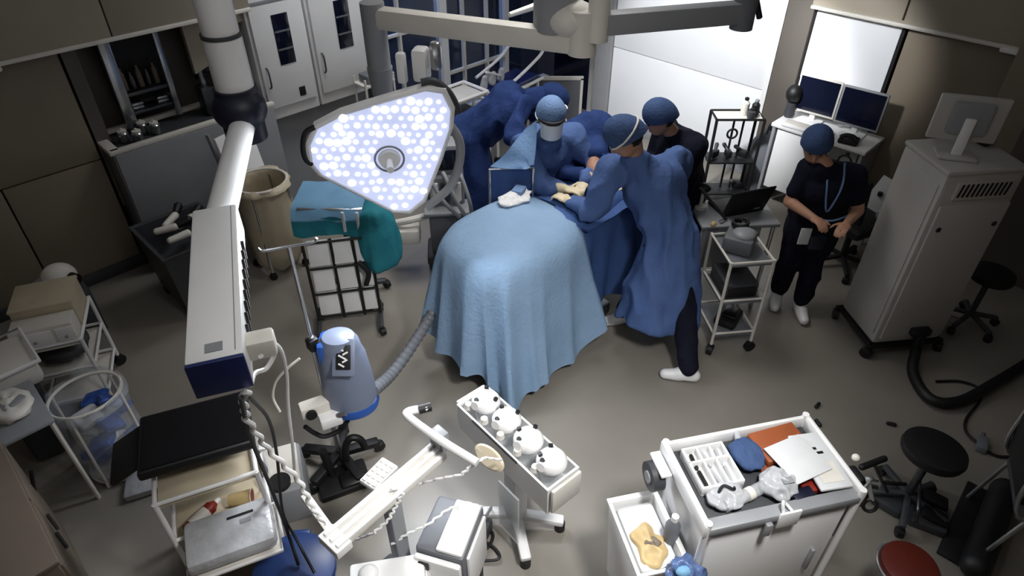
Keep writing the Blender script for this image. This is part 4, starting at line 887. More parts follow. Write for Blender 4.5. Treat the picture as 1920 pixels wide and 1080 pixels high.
wcable('black_hose', 'black hose drooping under the patient warmer', [(652, 788, 0.48), (640, 805, 0.4), (610, 818, 0.38), (590, 812, 0.42), (572, 800, 0.5)], 0.014, 'black')
t = thing('pedal_unit', 'black foot pedal unit with raised hook handle on the floor', 'pedal', G(645, 905, 0), math.radians(-20))
part('plate', bx((0, 0, 0.025), (0.3, 0.2, 0.05), 0.015), 'black', t); part('pedal', MB().box((0.05, -0.04, 0.07), (0.14, 0.1, 0.03), bev=0.01, R=Euler((0.2, 0, 0)).to_matrix()), 'blackgloss', t)
part('hook', MB().tube([(0.04, 0.06, 0.04), (0.06, 0.08, 0.2), (0.1, 0.08, 0.27), (0.15, 0.07, 0.25), (0.17, 0.06, 0.18)], 0.022, 10), 'black', t); part('post', MB().cyl((-0.05, 0.05, 0.04), (-0.07, 0.07, 0.26), 0.024, n=12), 'black', t)
t = thing('grey_pedestal', 'pale grey floor unit with round dark port between trolley and white rail', 'unit', G(545, 935, 0), math.radians(-25))
part('body', bx((0, 0, 0.14), (0.24, 0.34, 0.28), 0.02), 'grey', t); part('top_plate', bx((0, 0.02, 0.285), (0.2, 0.28, 0.015), 0.005), 'offwhite', t); part('port', MB().cyl((-0.01, -0.1, 0.28), (-0.01, -0.1, 0.305), 0.06, n=20), 'black', t)
t = thing('lidded_bin', 'round cornered royal blue bin lid at the bottom edge', 'bin', (0.47, 2.0, 0), math.radians(-40))
part('lid', MB().lathe([(0.19, 0.22), (0.205, 0.24), (0.2, 0.27), (0.15, 0.292), (0.03, 0.298)], n=36), 'bluepad', t); part('body', MB().lathe([(0.14, 0.0), (0.17, 0.02), (0.19, 0.22)], n=36), 'bluepad', t)
part('tab', bx((0.0, 0.2, 0.25), (0.1, 0.05, 0.03), 0.012), 'bluepad', t)

# ------------------------------------------------------------------ white rail stand and its neighbours
t = thing('rail_stand', 'long white double rail on a stand with a bent push bar', 'stand', (0.86, 1.62, 0))
ra, rb = V((0.545, 1.6, 0.87)), V((1.17, 1.65, 0.87)); rd = (rb - ra).normalized(); rs = V((-rd.y, rd.x, 0))
pw('rail', MB().bar(ra, rb, 0.1, 0.03, 0.004), 'offwhite', t)
for o_ in (-0.04, 0.0, 0.04): pw('track', MB().bar(ra + rs*o_ + V((0, 0, 0.022)), rb + rs*o_ + V((0, 0, 0.022)), 0.022, 0.02, 0.005), 'white', t)
pw('push_bar', MB().tube([G(806, 762, 1.02), G(795, 766, 1.02), G(765, 772, 1.0), G(770, 785, 1.0), G(830, 828, 1.0), G(895, 868, 0.98)], 0.02, 12, 5), 'white', t)
pw('grip_end', MB().cyl(G(785, 768, 1.02), G(808, 762, 1.02), 0.023, n=12), 'black', t)
pw('bracket', MB().box(rb + V((0.02, 0.02, 0.05)), (0.06, 0.08, 0.12), bev=0.01), 'grey', t)
pw('corner_plate', MB().box(ra + V((0.02, 0, 0.0)), (0.08, 0.13, 0.05), rz=0.08, bev=0.008), 'white', t)
pw('side_rail', MB().bar(ra + V((0.03, 0.05, 0.0)), G(572, 930, 0.8), 0.04, 0.03, 0.006), 'offwhite', t)
pw('column', MB().box((0.86, 1.62, 0.46), (0.07, 0.07, 0.8), bev=0.01), 'grey', t)
pw('base', MB().box((0.86, 1.62, 0.05), (0.5, 0.12, 0.06), bev=0.015), 'darkgrey', t); pw('base', MB().box((0.86, 1.62, 0.05), (0.12, 0.44, 0.06), bev=0.015), 'darkgrey', t)
t = thing('keyboard', 'small white keypad panel fixed beside the white rail', 'keypad', G(712, 895, 0.78), 0.2)
part('case', bx((0, 0, 0.02), (0.16, 0.1, 0.03), 0.008), 'white', t)
for i in range(5):
    for j in range(3): part('key', bx((-0.06 + i*0.03, -0.03 + j*0.03, 0.038), (0.022, 0.022, 0.008), 0.003), 'offwhite', t)
part('bracket', bx((0.02, -0.06, 0.0), (0.05, 0.06, 0.03), 0.006), 'grey', t)
t = thing('printer_unit', 'grey and white box unit standing on edge under the white rail', 'unit', (1.04, 1.46, 0), math.radians(-62))
part('shell', bx((0, 0.02, 0.38), (0.24, 0.3, 0.4), 0.02), 'midgrey', t); part('top_panel', bx((0.045, 0.02, 0.585), (0.13, 0.28, 0.025), 0.01), 'white', t)
part('front_panel', bx((0.0, -0.15, 0.37), (0.23, 0.035, 0.38), 0.015), 'white', t); part('slot', bx((-0.06, -0.172, 0.52), (0.05, 0.008, 0.05), 0.002), 'black', t); part('side_panel', bx((0.128, 0.02, 0.38), (0.018, 0.24, 0.34), 0.008), 'white', t)
for x in (-0.1, 0.1):
    for y in (-0.1, 0.12): part('leg', MB().cyl((x, y, 0), (x, y, 0.2), 0.016, n=8), 'darkgrey', t)
t = thing('white_console', 'rounded white console with dark slot at the bottom edge', 'console', (0.68, 1.46, 0), math.radians(-35))
part('body', MB().box((0, 0, 0.26), (0.38, 0.3, 0.5), bev=0.05), 'white', t); part('lid', MB().box((0, 0.02, 0.52), (0.34, 0.24, 0.04), bev=0.018), 'white', t); part('slot', bx((0.06, -0.06, 0.543), (0.1, 0.018, 0.006), 0.002), 'black', t); part('knob', MB().sph((-0.08, 0.07, 0.55), 0.045, (1, 1, 0.6), 16), 'white', t); part('skirt', bx((0, 0, 0.05), (0.36, 0.28, 0.1), 0.01), 'darkgrey', t)
wcable('power_cord', 'white cord wavering from the rail end to the push bar', [(735, 918, 0.93), (770, 912, 0.75), (820, 898, 0.85), (865, 890, 0.9), (888, 870, 0.96), (910, 858, 0.9), (940, 862, 0.8)], 0.006, 'white', None, 0.004)
wcable('power_cord', 'white wavy cord from the console over the printer unit', [(668, 1012, 0.56), (700, 1000, 0.75), (728, 975, 0.8), (742, 950, 0.85), (756, 925, 0.92)], 0.006, 'white', None, 0.004)
wcable('power_cord', 'white cord draped over the grey printer unit', [(736, 1020, 0.55), (760, 1003, 0.6), (800, 985, 0.64), (840, 955, 0.66), (875, 942, 0.55), (905, 950, 0.4)], 0.006, 'white', None, 0.004)
for k, pts in enumerate(([(872, 1000, 0.05), (900, 1010, 0.02), (930, 1030, 0.02), (935, 1048, 0.02), (900, 1050, 0.02), (870, 1040, 0.03)], [(868, 990, 0.08), (905, 985, 0.02), (925, 1005, 0.02), (905, 1035, 0.02), (875, 1020, 0.03)])):
    wcable('power_cord', ['outer black cord coiled on the floor beside the printer unit', 'inner black cord coiled on the floor beside the printer unit'][k], pts, 0.008, 'black', 'coiled black cords')
t = thing('cable_box', 'dark junction box with loose cords on the floor right of the printer unit', 'box', G(893, 1005, 0), 0.4)
part('box', bx((0, 0, 0.05), (0.16, 0.14, 0.1), 0.012), 'darkgrey', t); part('socket', bx((0.0, 0.0, 0.103), (0.1, 0.06, 0.012), 0.004), 'black', t); part('lead', MB().tube([(0.05, -0.03, 0.1), (0.1, -0.05, 0.16), (0.14, -0.02, 0.06)], 0.008), 'grey', t)

# suction canister trolley
dirv = (G(1052, 895, 0.75) - G(878, 735, 0.75)); rzc = math.atan2(dirv.y, dirv.x); cc = G(966, 812, 0.75)
t = thing('canister_trolley', 'white suction trolley holding four round canisters', 'trolley', (cc.x, cc.y, 0), rzc)
LL = dirv.length*0.98
part('trough', MB().loft([[(sx*a, sy*b, z) for sx, sy in ((-1, -1), (1, -1), (1, 1), (-1, 1))] for a, b, z in ((LL/2 - 0.03, 0.075, 0.52), (LL/2, 0.1, 0.55), (LL/2, 0.105, 0.74), (LL/2 - 0.012, 0.094, 0.74), (LL/2 - 0.015, 0.085, 0.62))]), 'white', t)
part('trim_line', bx((-0.04, -0.1065, 0.735), (LL*0.5, 0.006, 0.012)), 'black', t)
part('end_plate', bx((LL/2 + 0.02, 0.0, 0.66), (0.02, 0.19, 0.17), 0.012), 'offwhite', t); part('end_plate', bx((-LL/2 - 0.012, 0.0, 0.67), (0.02, 0.19, 0.15), 0.012), 'offwhite', t)
part('paddle', MB().lathe([(0.02, 0), (0.085, 0.004), (0.1, 0.014), (0.085, 0.024), (0.02, 0.026)], n=28, sy=0.5), 'cream', t)
pd = [c for c in t.children if c.name.startswith('paddle')][0]; pd.location = (0.0, -0.16, 0.69); pd.rotation_euler = (math.radians(50), 0, 0.1)
part('column', MB().box((0.03, -0.02, 0.31), (0.1, 0.1, 0.46), bev=0.02), 'white', t); part('clear_panel', MB().box((0.1, -0.13, 0.3), (0.16, 0.012, 0.4), bev=0.004), 'clear', t)
for a in (-0.5, 0.75, 2.3, 3.9): part('base_leg', MB().bar((0.03, -0.02, 0.11), (0.03 + 0.27*math.cos(a), -0.02 + 0.27*math.sin(a), 0.075), 0.06, 0.045, 0.012), 'white', t); part('foot', MB().cyl((0.03 + 0.25*math.cos(a), -0.02 + 0.25*math.sin(a), 0.0), (0.03 + 0.25*math.cos(a), -0.02 + 0.25*math.sin(a), 0.06), 0.03, n=14), 'black', t)
for k in range(4):
    x = -LL/2 + 0.1 + k*(LL - 0.2)/3
    c = thing('suction_canister', ['suction canister farthest from the camera on the white trolley', 'second suction canister from the far end of the white trolley', 'third suction canister from the far end of the white trolley', 'suction canister nearest the camera on the white trolley'][k], 'canister', onto(t, x, 0.015, 0.625), rzc, 'suction canisters')
    part('jar', MB().lathe([(0.055, 0), (0.062, 0.01), (0.068, 0.12)], n=24), 'clear', c); part('lid', MB().lathe([(0.072, 0.115), (0.076, 0.125), (0.076, 0.15), (0.06, 0.175), (0.03, 0.19), (0.005, 0.193)], n=24), 'white', c)
    for a in (0.4 + k*0.7, 2.4 + k*0.5, 4.6): part('port', MB().cyl((0.05*math.cos(a), 0.05*math.sin(a), 0.165), (0.06*math.cos(a), 0.06*math.sin(a), 0.19), 0.012, n=10), 'black', c)
    part('spout', MB().cyl((0.0, -0.05, 0.16), (0.01, -0.085, 0.17), 0.02, 0.024, 12), 'white', c)
for k in range(5):
    o = MB().cyl((0, 0, 0), (0, 0, 0.03), 0.022, 0.018, 12).build('port_cap', 'offwhite'); o.location = onto(t, -LL/2 + 0.06 + k*0.13, -0.07, 0.742); tag(o, ['farthest', 'second farthest', 'middle', 'second nearest', 'nearest'][k] + ' small white cap on the near rim of the suction trolley', 'cap', 'caps on the suction trolley')
# ------------------------------------------------------------------ crash cart, lower right
CR = math.radians(-32)
cc_ = thing('crash_cart', 'white treatment cart with a crowded open top at lower right', 'cart', (2.07, 0.52, 0), CR)
t = cc_
part('body', bx((0, 0, 0.5), (0.68, 0.4, 0.76), 0.012), 'white', t)
d = part('front_door', bx((0, -0.206, 0.5), (0.64, 0.014, 0.72), 0.005), 'white', t); part('handle', bx((0.24, -0.222, 0.5), (0.02, 0.02, 0.16), 0.005), 'grey', d)
part('top_tray', bx((0, 0, 0.9), (0.7, 0.42, 0.02), 0.006), 'darkgrey', t)
for nm, c, d in (('tray_rim', (0, 0.215, 0.935), (0.74, 0.022, 0.075)), ('tray_rim', (0, -0.2, 0.925), (0.72, 0.06, 0.05)), ('tray_rim', (-0.36, 0, 0.94), (0.03, 0.46, 0.085)), ('tray_rim', (0.36, 0, 0.94), (0.026, 0.46, 0.085))):
    part(nm, bx(c, d, 0.01), 'grey' if d[1] == 0.06 else 'white', t)
for sx in (-1, 1):
    for sy in (-1, 1): part('corner_post', MB().cyl((sx*0.355, sy*0.215, 0.1), (sx*0.355, sy*0.215, 0.985), 0.016, n=12), 'white', t)
casters(t, [(sx*0.3, sy*0.17, 0) for sx in (-1, 1) for sy in (-1, 1)], 0.05)
t = thing('organizer_tray', 'white plastic organizer with compartments in the cart top', 'tray', onto(cc_, -0.2, 0.06, 0.911), CR)
part('bottom', bx((0, 0, 0.008), (0.2, 0.22, 0.014), 0.004), 'white', t)
for y in (-0.105, 0.03, 0.105): part('divider', bx((0, y, 0.035), (0.2, 0.01, 0.05), 0.003), 'white', t)
for x in (-0.095, -0.03, 0.03, 0.095): part('divider', bx((x, 0, 0.035), (0.01, 0.21, 0.05), 0.003), 'white', t)
for k in range(6):
    o = MB().cap((-0.035, 0, 0), (0.035, 0, 0), 0.009, 0.009).build('vial', 'black' if k % 3 == 0 else 'wrap'); o.location = onto(cc_, -0.26 + 0.06*(k % 3), 0.02 + 0.09*(k//3), 0.937); o.rotation_euler = (0, 0, CR + PI/2 + random.uniform(-0.2, 0.2)); tag(o, 'small dark vial lying in the white organizer' if k % 3 == 0 else 'small clear vial lying in the white organizer', 'vial', 'dark vials in the organizer' if k % 3 == 0 else 'clear vials in the organizer')
t = thing('fluid_bag', 'dark blue tinted fluid bag between organizer and orange folder', 'bag', onto(cc_, -0.015, 0.09, 0.915), CR)
o = part('bag', MB().sph((0, 0, 0.035), 0.08, (0.95, 1.15, 0.45), 20), 'cap_dark', t); folds(o.data, 0.01, (18, 18, 18), 2); part('neck', MB().cyl((0, 0.08, 0.04), (0.01, 0.12, 0.05), 0.014, n=10), 'clear', t)
o = put('folder', 'rusty orange folder in the far corner of the cart top', 'folder', MB().box((0, 0, 0.02), (0.24, 0.17, 0.035), bev=0.006), 'orange', cc_, 0.16, 0.105, 0.935, 0.08)
o = put('box', 'rusty orange box under the paper sheets on the cart', 'box', MB().box((0, 0, 0.012), (0.07, 0.2, 0.024), bev=0.005), 'orange', cc_, 0.05, 0.0, 0.911, -0.1)
o = put('paper_sheet', 'tilted blank white sheet on top of the cart papers', 'paper', MB().box((0, 0, 0.004), (0.2, 0.21, 0.006), bev=0.002), 'paper', cc_, 0.17, -0.01, 0.985, 0.2)
t = thing('document_pouch', 'white document pouch with dark marks at the right of the cart', 'pouch', onto(cc_, 0.27, -0.03, 0.962), CR - 0.06)
part('pouch', bx((0, 0, 0.008), (0.15, 0.3, 0.016), 0.006), 'paper', t)
for x, y in ((-0.03, 0.03), (0.02, 0.035), (0.0, 0.06)): part('printed_mark', bx((x, y, 0.0175), (0.03, 0.012, 0.003)), 'black', t)
part('printed_frame', bx((0.0, -0.07, 0.0175), (0.1, 0.1, 0.002)), 'offwhite', t)
t = thing('glass_bottle', 'clear wide glass bottle lying across the near side of the cart top', 'bottle', onto(cc_, -0.1, -0.1, 0.945), CR + 0.25)
part('body', MB().cyl((-0.14, 0, 0), (0.1, 0, 0), 0.027, n=18), 'clear', t); part('neck', MB().cyl((0.1, 0, 0), (0.15, 0, 0), 0.026, 0.013, 18), 'clear', t); part('band', MB().cyl((-0.02, 0, 0), (0.01, 0, 0), 0.029, n=18), 'offwhite', t)
t = thing('instrument_bag', 'crumpled clear instrument bag in the near left of the cart top', 'bag', onto(cc_, -0.2, -0.09, 0.915), CR)
o = part('bag', MB().sph((0, 0, 0.03), 0.075, (1.2, 0.8, 0.4), 40), 'wrap', t, None, 180); folds(o.data, 0.014, (18, 18, 18), 4); part('clip', MB().tube([(-0.05, 0, 0.05), (-0.02, 0.02, 0.08), (0.02, 0.0, 0.07), (0.04, 0.03, 0.05)], 0.007), 'black', t)
t = thing('syringe_pack', 'pale grey crumpled syringe pack in the middle of the cart top', 'pack', onto(cc_, 0.04, -0.09, 0.915), CR)
o = part('pack', MB().sph((0, 0, 0.04), 0.075, (1.0, 1.0, 0.55), 40), 'wrap', t, None, 180); folds(o.data, 0.018, (16, 16, 16), 6); part('tag', bx((0.02, -0.02, 0.085), (0.05, 0.03, 0.004)), 'grey', t)
put('small_box', 'small dark blue box near the front rim of the cart', 'box', MB().box((0, 0, 0.02), (0.1, 0.05, 0.04), bev=0.006), 'joint_navy', cc_, 0.12, -0.15, 0.911, 0.1)
put('small_box', 'small dark red box near the front rim of the cart', 'box', MB().box((0, 0, 0.016), (0.12, 0.06, 0.032), bev=0.006), 'redbrown', cc_, 0.2, -0.12, 0.911, 0.0)
t = thing('tape_clip', 'white tape strip with grey clip hanging over the front rim of the cart', 'tape', onto(cc_, -0.02, -0.235, 0.9), CR)
part('strip', bx((0.03, 0, 0.02), (0.1, 0.012, 0.1), 0.005), 'white', t); part('clip', bx((-0.06, -0.004, -0.02), (0.03, 0.02, 0.08), 0.005), 'grey', t); part('loop', MB().tube([(0.0, 0.01, 0.06), (0.0, 0.03, 0.1), (0.02, 0.04, 0.08), (0.04, 0.01, 0.06)], 0.007), 'white', t)
t = thing('scissors', 'black handled scissors hanging at the right corner of the cart', 'scissors', onto(cc_, 0.385, -0.16, 0.9), CR - 0.4)
for k, x in enumerate((0.0, 0.06)):
    part('handle', MB().tube([(x + 0.028*math.cos(a), -0.05 + 0.03*math.sin(a)*0.3, 0.0 + 0.03*math.sin(a) - 0.03*k) for a in [2*PI*q/14 for q in range(15)]], 0.008, 8, 2), 'black', t)
    part('blade', MB().bar((x, -0.045, 0.03 - 0.03*k), (0.03 - 0.02*k, -0.02, 0.12), 0.008, 0.018), 'steel', t)
t = thing('clamp_cluster', 'cluster of black clamps on the right corner post of the cart', 'clamp', onto(cc_, 0.385, -0.13, 0.94), CR)
part('body', MB().box((0, 0, 0.0), (0.05, 0.09, 0.08), bev=0.014), 'black', t); part('knob', MB().cyl((0.02, -0.04, 0.02), (0.06, -0.07, 0.03), 0.02, n=12), 'black', t); part('knob', MB().sph((0.03, 0.06, 0.06), 0.018, n=12), 'offwhite', t)
t = thing('hanging_sheet', 'white card hanging on the right side of the cart', 'card', onto(cc_, 0.42, -0.06, 0.5), CR)
part('card', bx((0, 0, 0.2), (0.012, 0.24, 0.4), 0.003), 'paper', t); part('hanger', bx((-0.018, 0.0, 0.38), (0.03, 0.1, 0.03), 0.005), 'black', t)
t = thing('side_bin', 'white waste pocket with a yellow stained bag on the left side of the cart', 'bin', onto(cc_, -0.5, -0.02, 0.0), CR)
part('pocket', MB().loft([[(sx*a, sy*b, z) for sx, sy in ((-1, -1), (1, -1), (1, 1), (-1, 1))] for a, b, z in ((0.09, 0.15, 0.12), (0.115, 0.19, 0.66), (0.125, 0.2, 0.67), (0.125, 0.2, 0.68), (0.105, 0.18, 0.67), (0.09, 0.16, 0.5))]), 'white', t)
o = part('liner', MB().box((0, 0, 0.6), (0.19, 0.34, 0.1), bev=0.03), 'paper', t)
o = part('yellow_bag', MB().sph((-0.01, -0.05, 0.645), 0.085, (0.85, 1.25, 0.4), 40), 'amber', t, 'yellow stained bag'); folds(o.data, 0.015, (13, 13, 13), 1)
o = part('brown_pad', MB().sph((0.0, -0.06, 0.672), 0.028, (1.2, 0.9, 0.5), 20), 'brownwood', t); folds(o.data, 0.012, (30, 30, 30), 2)
part('bracket', bx((0.125, 0, 0.62), (0.03, 0.2, 0.04), 0.006), 'grey', t); part('leg', MB().cyl((0, 0.1, 0), (0, 0.1, 0.14), 0.012, n=8), 'grey', t); part('leg', MB().cyl((0, -0.1, 0), (0, -0.1, 0.14), 0.012, n=8), 'grey', t)
t = thing('blue_cloth', 'bunched blue cloth stuffed at the near left corner of the cart', 'cloth', onto(cc_, -0.42, -0.25, 0.62), CR)
o = part('cloth', MB().sph((0, 0, 0.06), 0.085, (0.9, 0.8, 0.9), 44), 'bluebag', t, None, 180); folds(o.data, 0.024, (16, 16, 16), 3); part('knot', MB().sph((-0.03, -0.02, 0.13), 0.03, (1.2, 0.8, 0.7), 12), 'skyblue', t)
t = thing('tape_roll', 'dark tape roll hanging at the far left corner of the cart', 'tape', onto(cc_, -0.42, 0.14, 0.85), CR)
part('roll', MB().cyl((0.02, 0, 0), (-0.035, 0, 0), 0.07, n=24), 'darkgrey', t); part('core', MB().cyl((-0.03, 0, 0), (-0.042, 0, 0), 0.03, n=16), 'grey', t); part('holder', bx((0.015, 0.0, 0.075), (0.05, 0.14, 0.016), 0.005), 'white', t)
t = thing('grey_bottle', 'tall grey bottle in the pocket between cart and side bin', 'bottle', onto(cc_, -0.405, -0.06, 0.55), CR)
part('body', MB().lathe([(0.03, 0), (0.034, 0.01), (0.034, 0.2), (0.014, 0.24)], n=16), 'midgrey', t); part('cap', MB().lathe([(0.016, 0.24), (0.016, 0.27)], n=12), 'white', t)

# ------------------------------------------------------------------ stools and chair
def stool(label, loc, zs, r, m, ang=0.0, base='darkgrey', ring=False, tilt=(0, 0)):
    t = thing('stool', label, 'stool', (loc[0], loc[1], 0), ang)
    s = part('seat', MB().lathe([(r*0.6, 0), (r*0.96, 0.008), (r, 0.03), (r*0.96, 0.055), (r*0.7, 0.066), (r*0.1, 0.068)], n=36), m, t); s.location = (0, 0, zs - 0.06); s.rotation_euler = (tilt[0], tilt[1], 0)
    if ring: part('seat_ring', MB().tube([(r*1.03*math.cos(a), r*1.03*math.sin(a), zs - 0.035) for a in [2*PI*k/28 for k in range(29)]], 0.009, 8, 2), 'steel', t)
    part('column', MB().cyl((0, 0, 0.1), (0, 0, zs - 0.05), 0.022, n=14), 'darksteel' if base != 'black' else 'black', t)
    for k in range(5):
        a = 2*PI*k/5; part('base_leg', MB().bar((0, 0, 0.11), (r*1.35*math.cos(a), r*1.35*math.sin(a), 0.075), 0.035, 0.03, 0.008), base, t)
    casters(t, [(r*1.35*math.cos(2*PI*k/5), r*1.35*math.sin(2*PI*k/5), 0) for k in range(5)], 0.03)
    return t
p = G(1863, 510, 0.5); stool('black stool standing by the right wall behind the tall white machine', (p.x, p.y), 0.5, 0.155, 'black', 0.4)
p = G(1755, 840, 0.52); stool('black stool in front of the tall white machine hose', (p.x, p.y), 0.52, 0.165, 'black', 0.9, tilt=(0.05, 0.05))
p = G(1708, 1058, 0.46); stool('red brown stool with chrome seat ring beside the crash cart', (p.x, p.y), 0.46, 0.13, 'redseat', 0.2, ring=True)
t = thing('foot_stand', 'black T handled foot stand beside the crash cart', 'stand', G(1668, 940, 0), 0.0)
T0, T1 = G(1616, 876, 0.4), G(1658, 860, 0.4)
pw('handle', MB().cap(T0, T1, 0.018, 0.018), 'black', t); pw('stem', MB().tube([(T0 + T1)/2, G(1655, 905, 0.2), G(1668, 930, 0.06)], 0.01, 8), 'darksteel', t)
pw('foot_bar', MB().bar(G(1655, 905, 0.2), G(1700, 908, 0.18), 0.018, 0.018, 0.004), 'black', t); part('base', bx((0, 0, 0.03), (0.2, 0.16, 0.06), 0.02), 'darkgrey', t)
t = thing('pedal_cluster', 'dark foot pedal cluster on the floor between the stools', 'pedal', G(1735, 965, 0), 0.3)
part('base', bx((0, 0, 0.03), (0.26, 0.2, 0.06), 0.02), 'darkgrey', t); part('pedal', MB().box((0.06, -0.02, 0.085), (0.09, 0.14, 0.03), bev=0.01, R=Euler((0.2, 0, 0)).to_matrix()), 'black', t); part('pedal', MB().box((-0.06, -0.02, 0.085), (0.09, 0.14, 0.03), bev=0.01, R=Euler((0.2, 0, 0)).to_matrix()), 'black', t); part('guard', MB().tube([(-0.12, 0.06, 0.05), (-0.1, 0.08, 0.14), (0.1, 0.08, 0.14), (0.12, 0.06, 0.05)], 0.01), 'darksteel', t)
t = thing('office_chair', 'dark chair with bent metal frame in the lower right corner', 'chair', G(1905, 1010, 0.0), math.radians(20))
part('seat', MB().box((-0.05, 0, 0.43), (0.42, 0.4, 0.06), bev=0.025), 'darkgrey', t); part('backrest', MB().box((-0.02, 0.22, 0.66), (0.4, 0.05, 0.36), bev=0.022, R=Euler((math.radians(-8), 0, 0)).to_matrix()), 'black', t)
for sx in (-1, 1): part('leg_frame', MB().tube([(sx*0.22 - 0.05, -0.2, 0.02), (sx*0.22 - 0.05, -0.19, 0.42), (sx*0.22 - 0.05, 0.2, 0.46), (sx*0.2 - 0.05, 0.26, 0.85)], 0.012, 8), 'steel', t); part('rear_leg', MB().cyl((sx*0.22 - 0.05, 0.24, 0.0), (sx*0.22 - 0.05, 0.16, 0.44), 0.012, n=8), 'steel', t)
ma, mb_ = G(1872, 935, 0), G(1818, 1075, 0); md = mb_ - ma
t = thing('floor_mat', 'black rolled floor mat beside the dark corner chair', 'mat', (ma + mb_)/2, math.atan2(md.y, md.x))
part('roll', MB().cap((-md.length/2, 0, 0.075), (md.length/2, 0, 0.075), 0.075, 0.075, 16), 'black', t); part('flap', bx((0, -0.1, 0.012), (md.length, 0.14, 0.02), 0.006), 'black', t)
t = thing('cable_plug', 'grey cable plug block on the floor behind the black stool', 'plug', G(1838, 838, 0), 0.2)
part('block', bx((0, 0, 0.025), (0.12, 0.06, 0.05), 0.01), 'midgrey', t); part('pin', MB().cyl((0.06, 0, 0.03), (0.1, 0, 0.03), 0.012, n=8), 'steel', t)
for k, (x, y, lb) in enumerate(((1532, 762, 'small black wheel stop on the floor behind the crash cart'), (1533, 795, 'small black rubber plug near the far rim of the crash cart'), (1670, 797, 'small black rubber plug on the open floor'))):
    o = MB().cap((-0.02, 0, 0.012), (0.02, 0, 0.012), 0.013, 0.012).build('rubber_plug', 'black'); o.location = G(x, y, 0); o.rotation_euler = (0, 0, k); tag(o, lb, 'plug', 'rubber bits on the floor')
wcable('power_cord', 'thin dark cord curving on the floor behind the black stool', [(1755, 715, 0.012), (1800, 715, 0.012), (1835, 728, 0.012), (1838, 750, 0.012), (1812, 785, 0.012), (1812, 810, 0.012), (1838, 835, 0.02), (1870, 855, 0.012), (1910, 855, 0.012)], 0.009, 'black')

# ------------------------------------------------------------------ tall white machine with monitor
MR = math.radians(-38)
tm = thing('imaging_cabinet', 'tall white machine cabinet with vent slots and black castor frame', 'machine', (4.68, 0.68, 0), MR)
t = tm; WW, DD, HH = 0.52, 0.44, 1.5
part('body', bx((0, 0, 0.8), (WW, DD, 1.36), 0.025), 'machine', t)
part('top_cap', bx((0, 0, 1.49), (WW + 0.01, DD + 0.01, 0.035), 0.014), 'machine', t)
part('front_door', bx((0.01, -DD/2 - 0.006, 0.72), (WW - 0.05, 0.016, 1.1), 0.006), 'machine', t)
v = part('vent_frame', bx((0.02, -DD/2 - 0.006, 1.37), (WW - 0.14, 0.014, 0.12), 0.004), 'machine', t)
for k in range(11): part('vent_slot', MB().box((-0.14 + k*0.031, -DD/2 - 0.013, 1.375), (0.015, 0.008, 0.09), bev=0.003, R=Euler((0, 0.12, 0)).to_matrix()), 'black', v)
for x, z in ((-0.17, 1.1), (0.2, 1.12)): part('lock', MB().sph((x, -DD/2 - 0.014, z), 0.018, (1, 0.5, 1), 12), 'black', t)
for y, z in ((-0.14, 1.28), (0.1, 1.36), (-0.12, 0.62), (0.08, 0.72)): part('screw_cap', MB().sph((-WW/2 - 0.002, y, z), 0.012, (0.5, 1, 1), 10), 'black', t)
part('side_panel', bx((-WW/2 - 0.003, 0, 0.8), (0.012, DD - 0.06, 1.2), 0.004), 'machine', t)
part('base_frame', MB().box((0, -DD/2, 0.1), (WW + 0.06, 0.03, 0.03)).box((0, DD/2, 0.1), (WW + 0.06, 0.03, 0.03)).box((-WW/2, 0, 0.1), (0.03, DD, 0.03)).box((WW/2, 0, 0.1), (0.03, DD, 0.03)), 'black', t)
part('hose_port', MB().box((0.04, -DD/2 - 0.04, 0.24), (0.14, 0.06, 0.06), bev=0.012).box((0.05, -DD/2 - 0.05, 0.15), (0.06, 0.06, 0.14), bev=0.01), 'black', t)
casters(t, [(sx*(WW/2 + 0.02), sy*DD/2, 0) for sx in (-1, 1) for sy in (-1, 1)], 0.042)
hp = onto(tm, 0.05, -DD/2 - 0.06, 0.1)
mb = MB().tube([hp, G(1712, 700, 0.05), G(1745, 748, 0.05), G(1800, 752, 0.05), G(1870, 715, 0.05), G(1960, 660, 0.05)], 0.036, 12, 8); bmesh.ops.translate(mb.bm, vec=-V((hp.x, hp.y, 0)), verts=mb.bm.verts[:]); o = mb.build('machine_hose', 'black'); o.location = (hp.x, hp.y, 0); tag(o, 'thick black hose sweeping from the tall white machine across the floor', 'hose')
t = thing('desktop_monitor', 'pale monitor seen from behind on top of the tall white machine', 'monitor', onto(tm, -0.09, 0.0, 1.508), MR - 0.4)
part('housing', MB().box((0, 0, 0.23), (0.38, 0.035, 0.28), bev=0.012), 'machine', t); part('back_hump', MB().box((0, -0.03, 0.24), (0.22, 0.04, 0.2), bev=0.018), 'grey', t); part('screen_face', bx((0, 0.019, 0.235), (0.35, 0.004, 0.245)), 'screen', t)
part('neck', MB().box((0.0, -0.05, 0.13), (0.06, 0.025, 0.24), bev=0.008), 'white', t); part('foot', MB().box((0, -0.04, 0.01), (0.22, 0.15, 0.02), bev=0.008), 'machine', t)
put('mouse_cable_pack', 'dark cable pack on top of the tall white machine', 'cable pack', MB().box((0, 0, 0.015), (0.1, 0.07, 0.03), bev=0.01), 'black', tm, 0.2, 0.1, 1.509, 0.4)

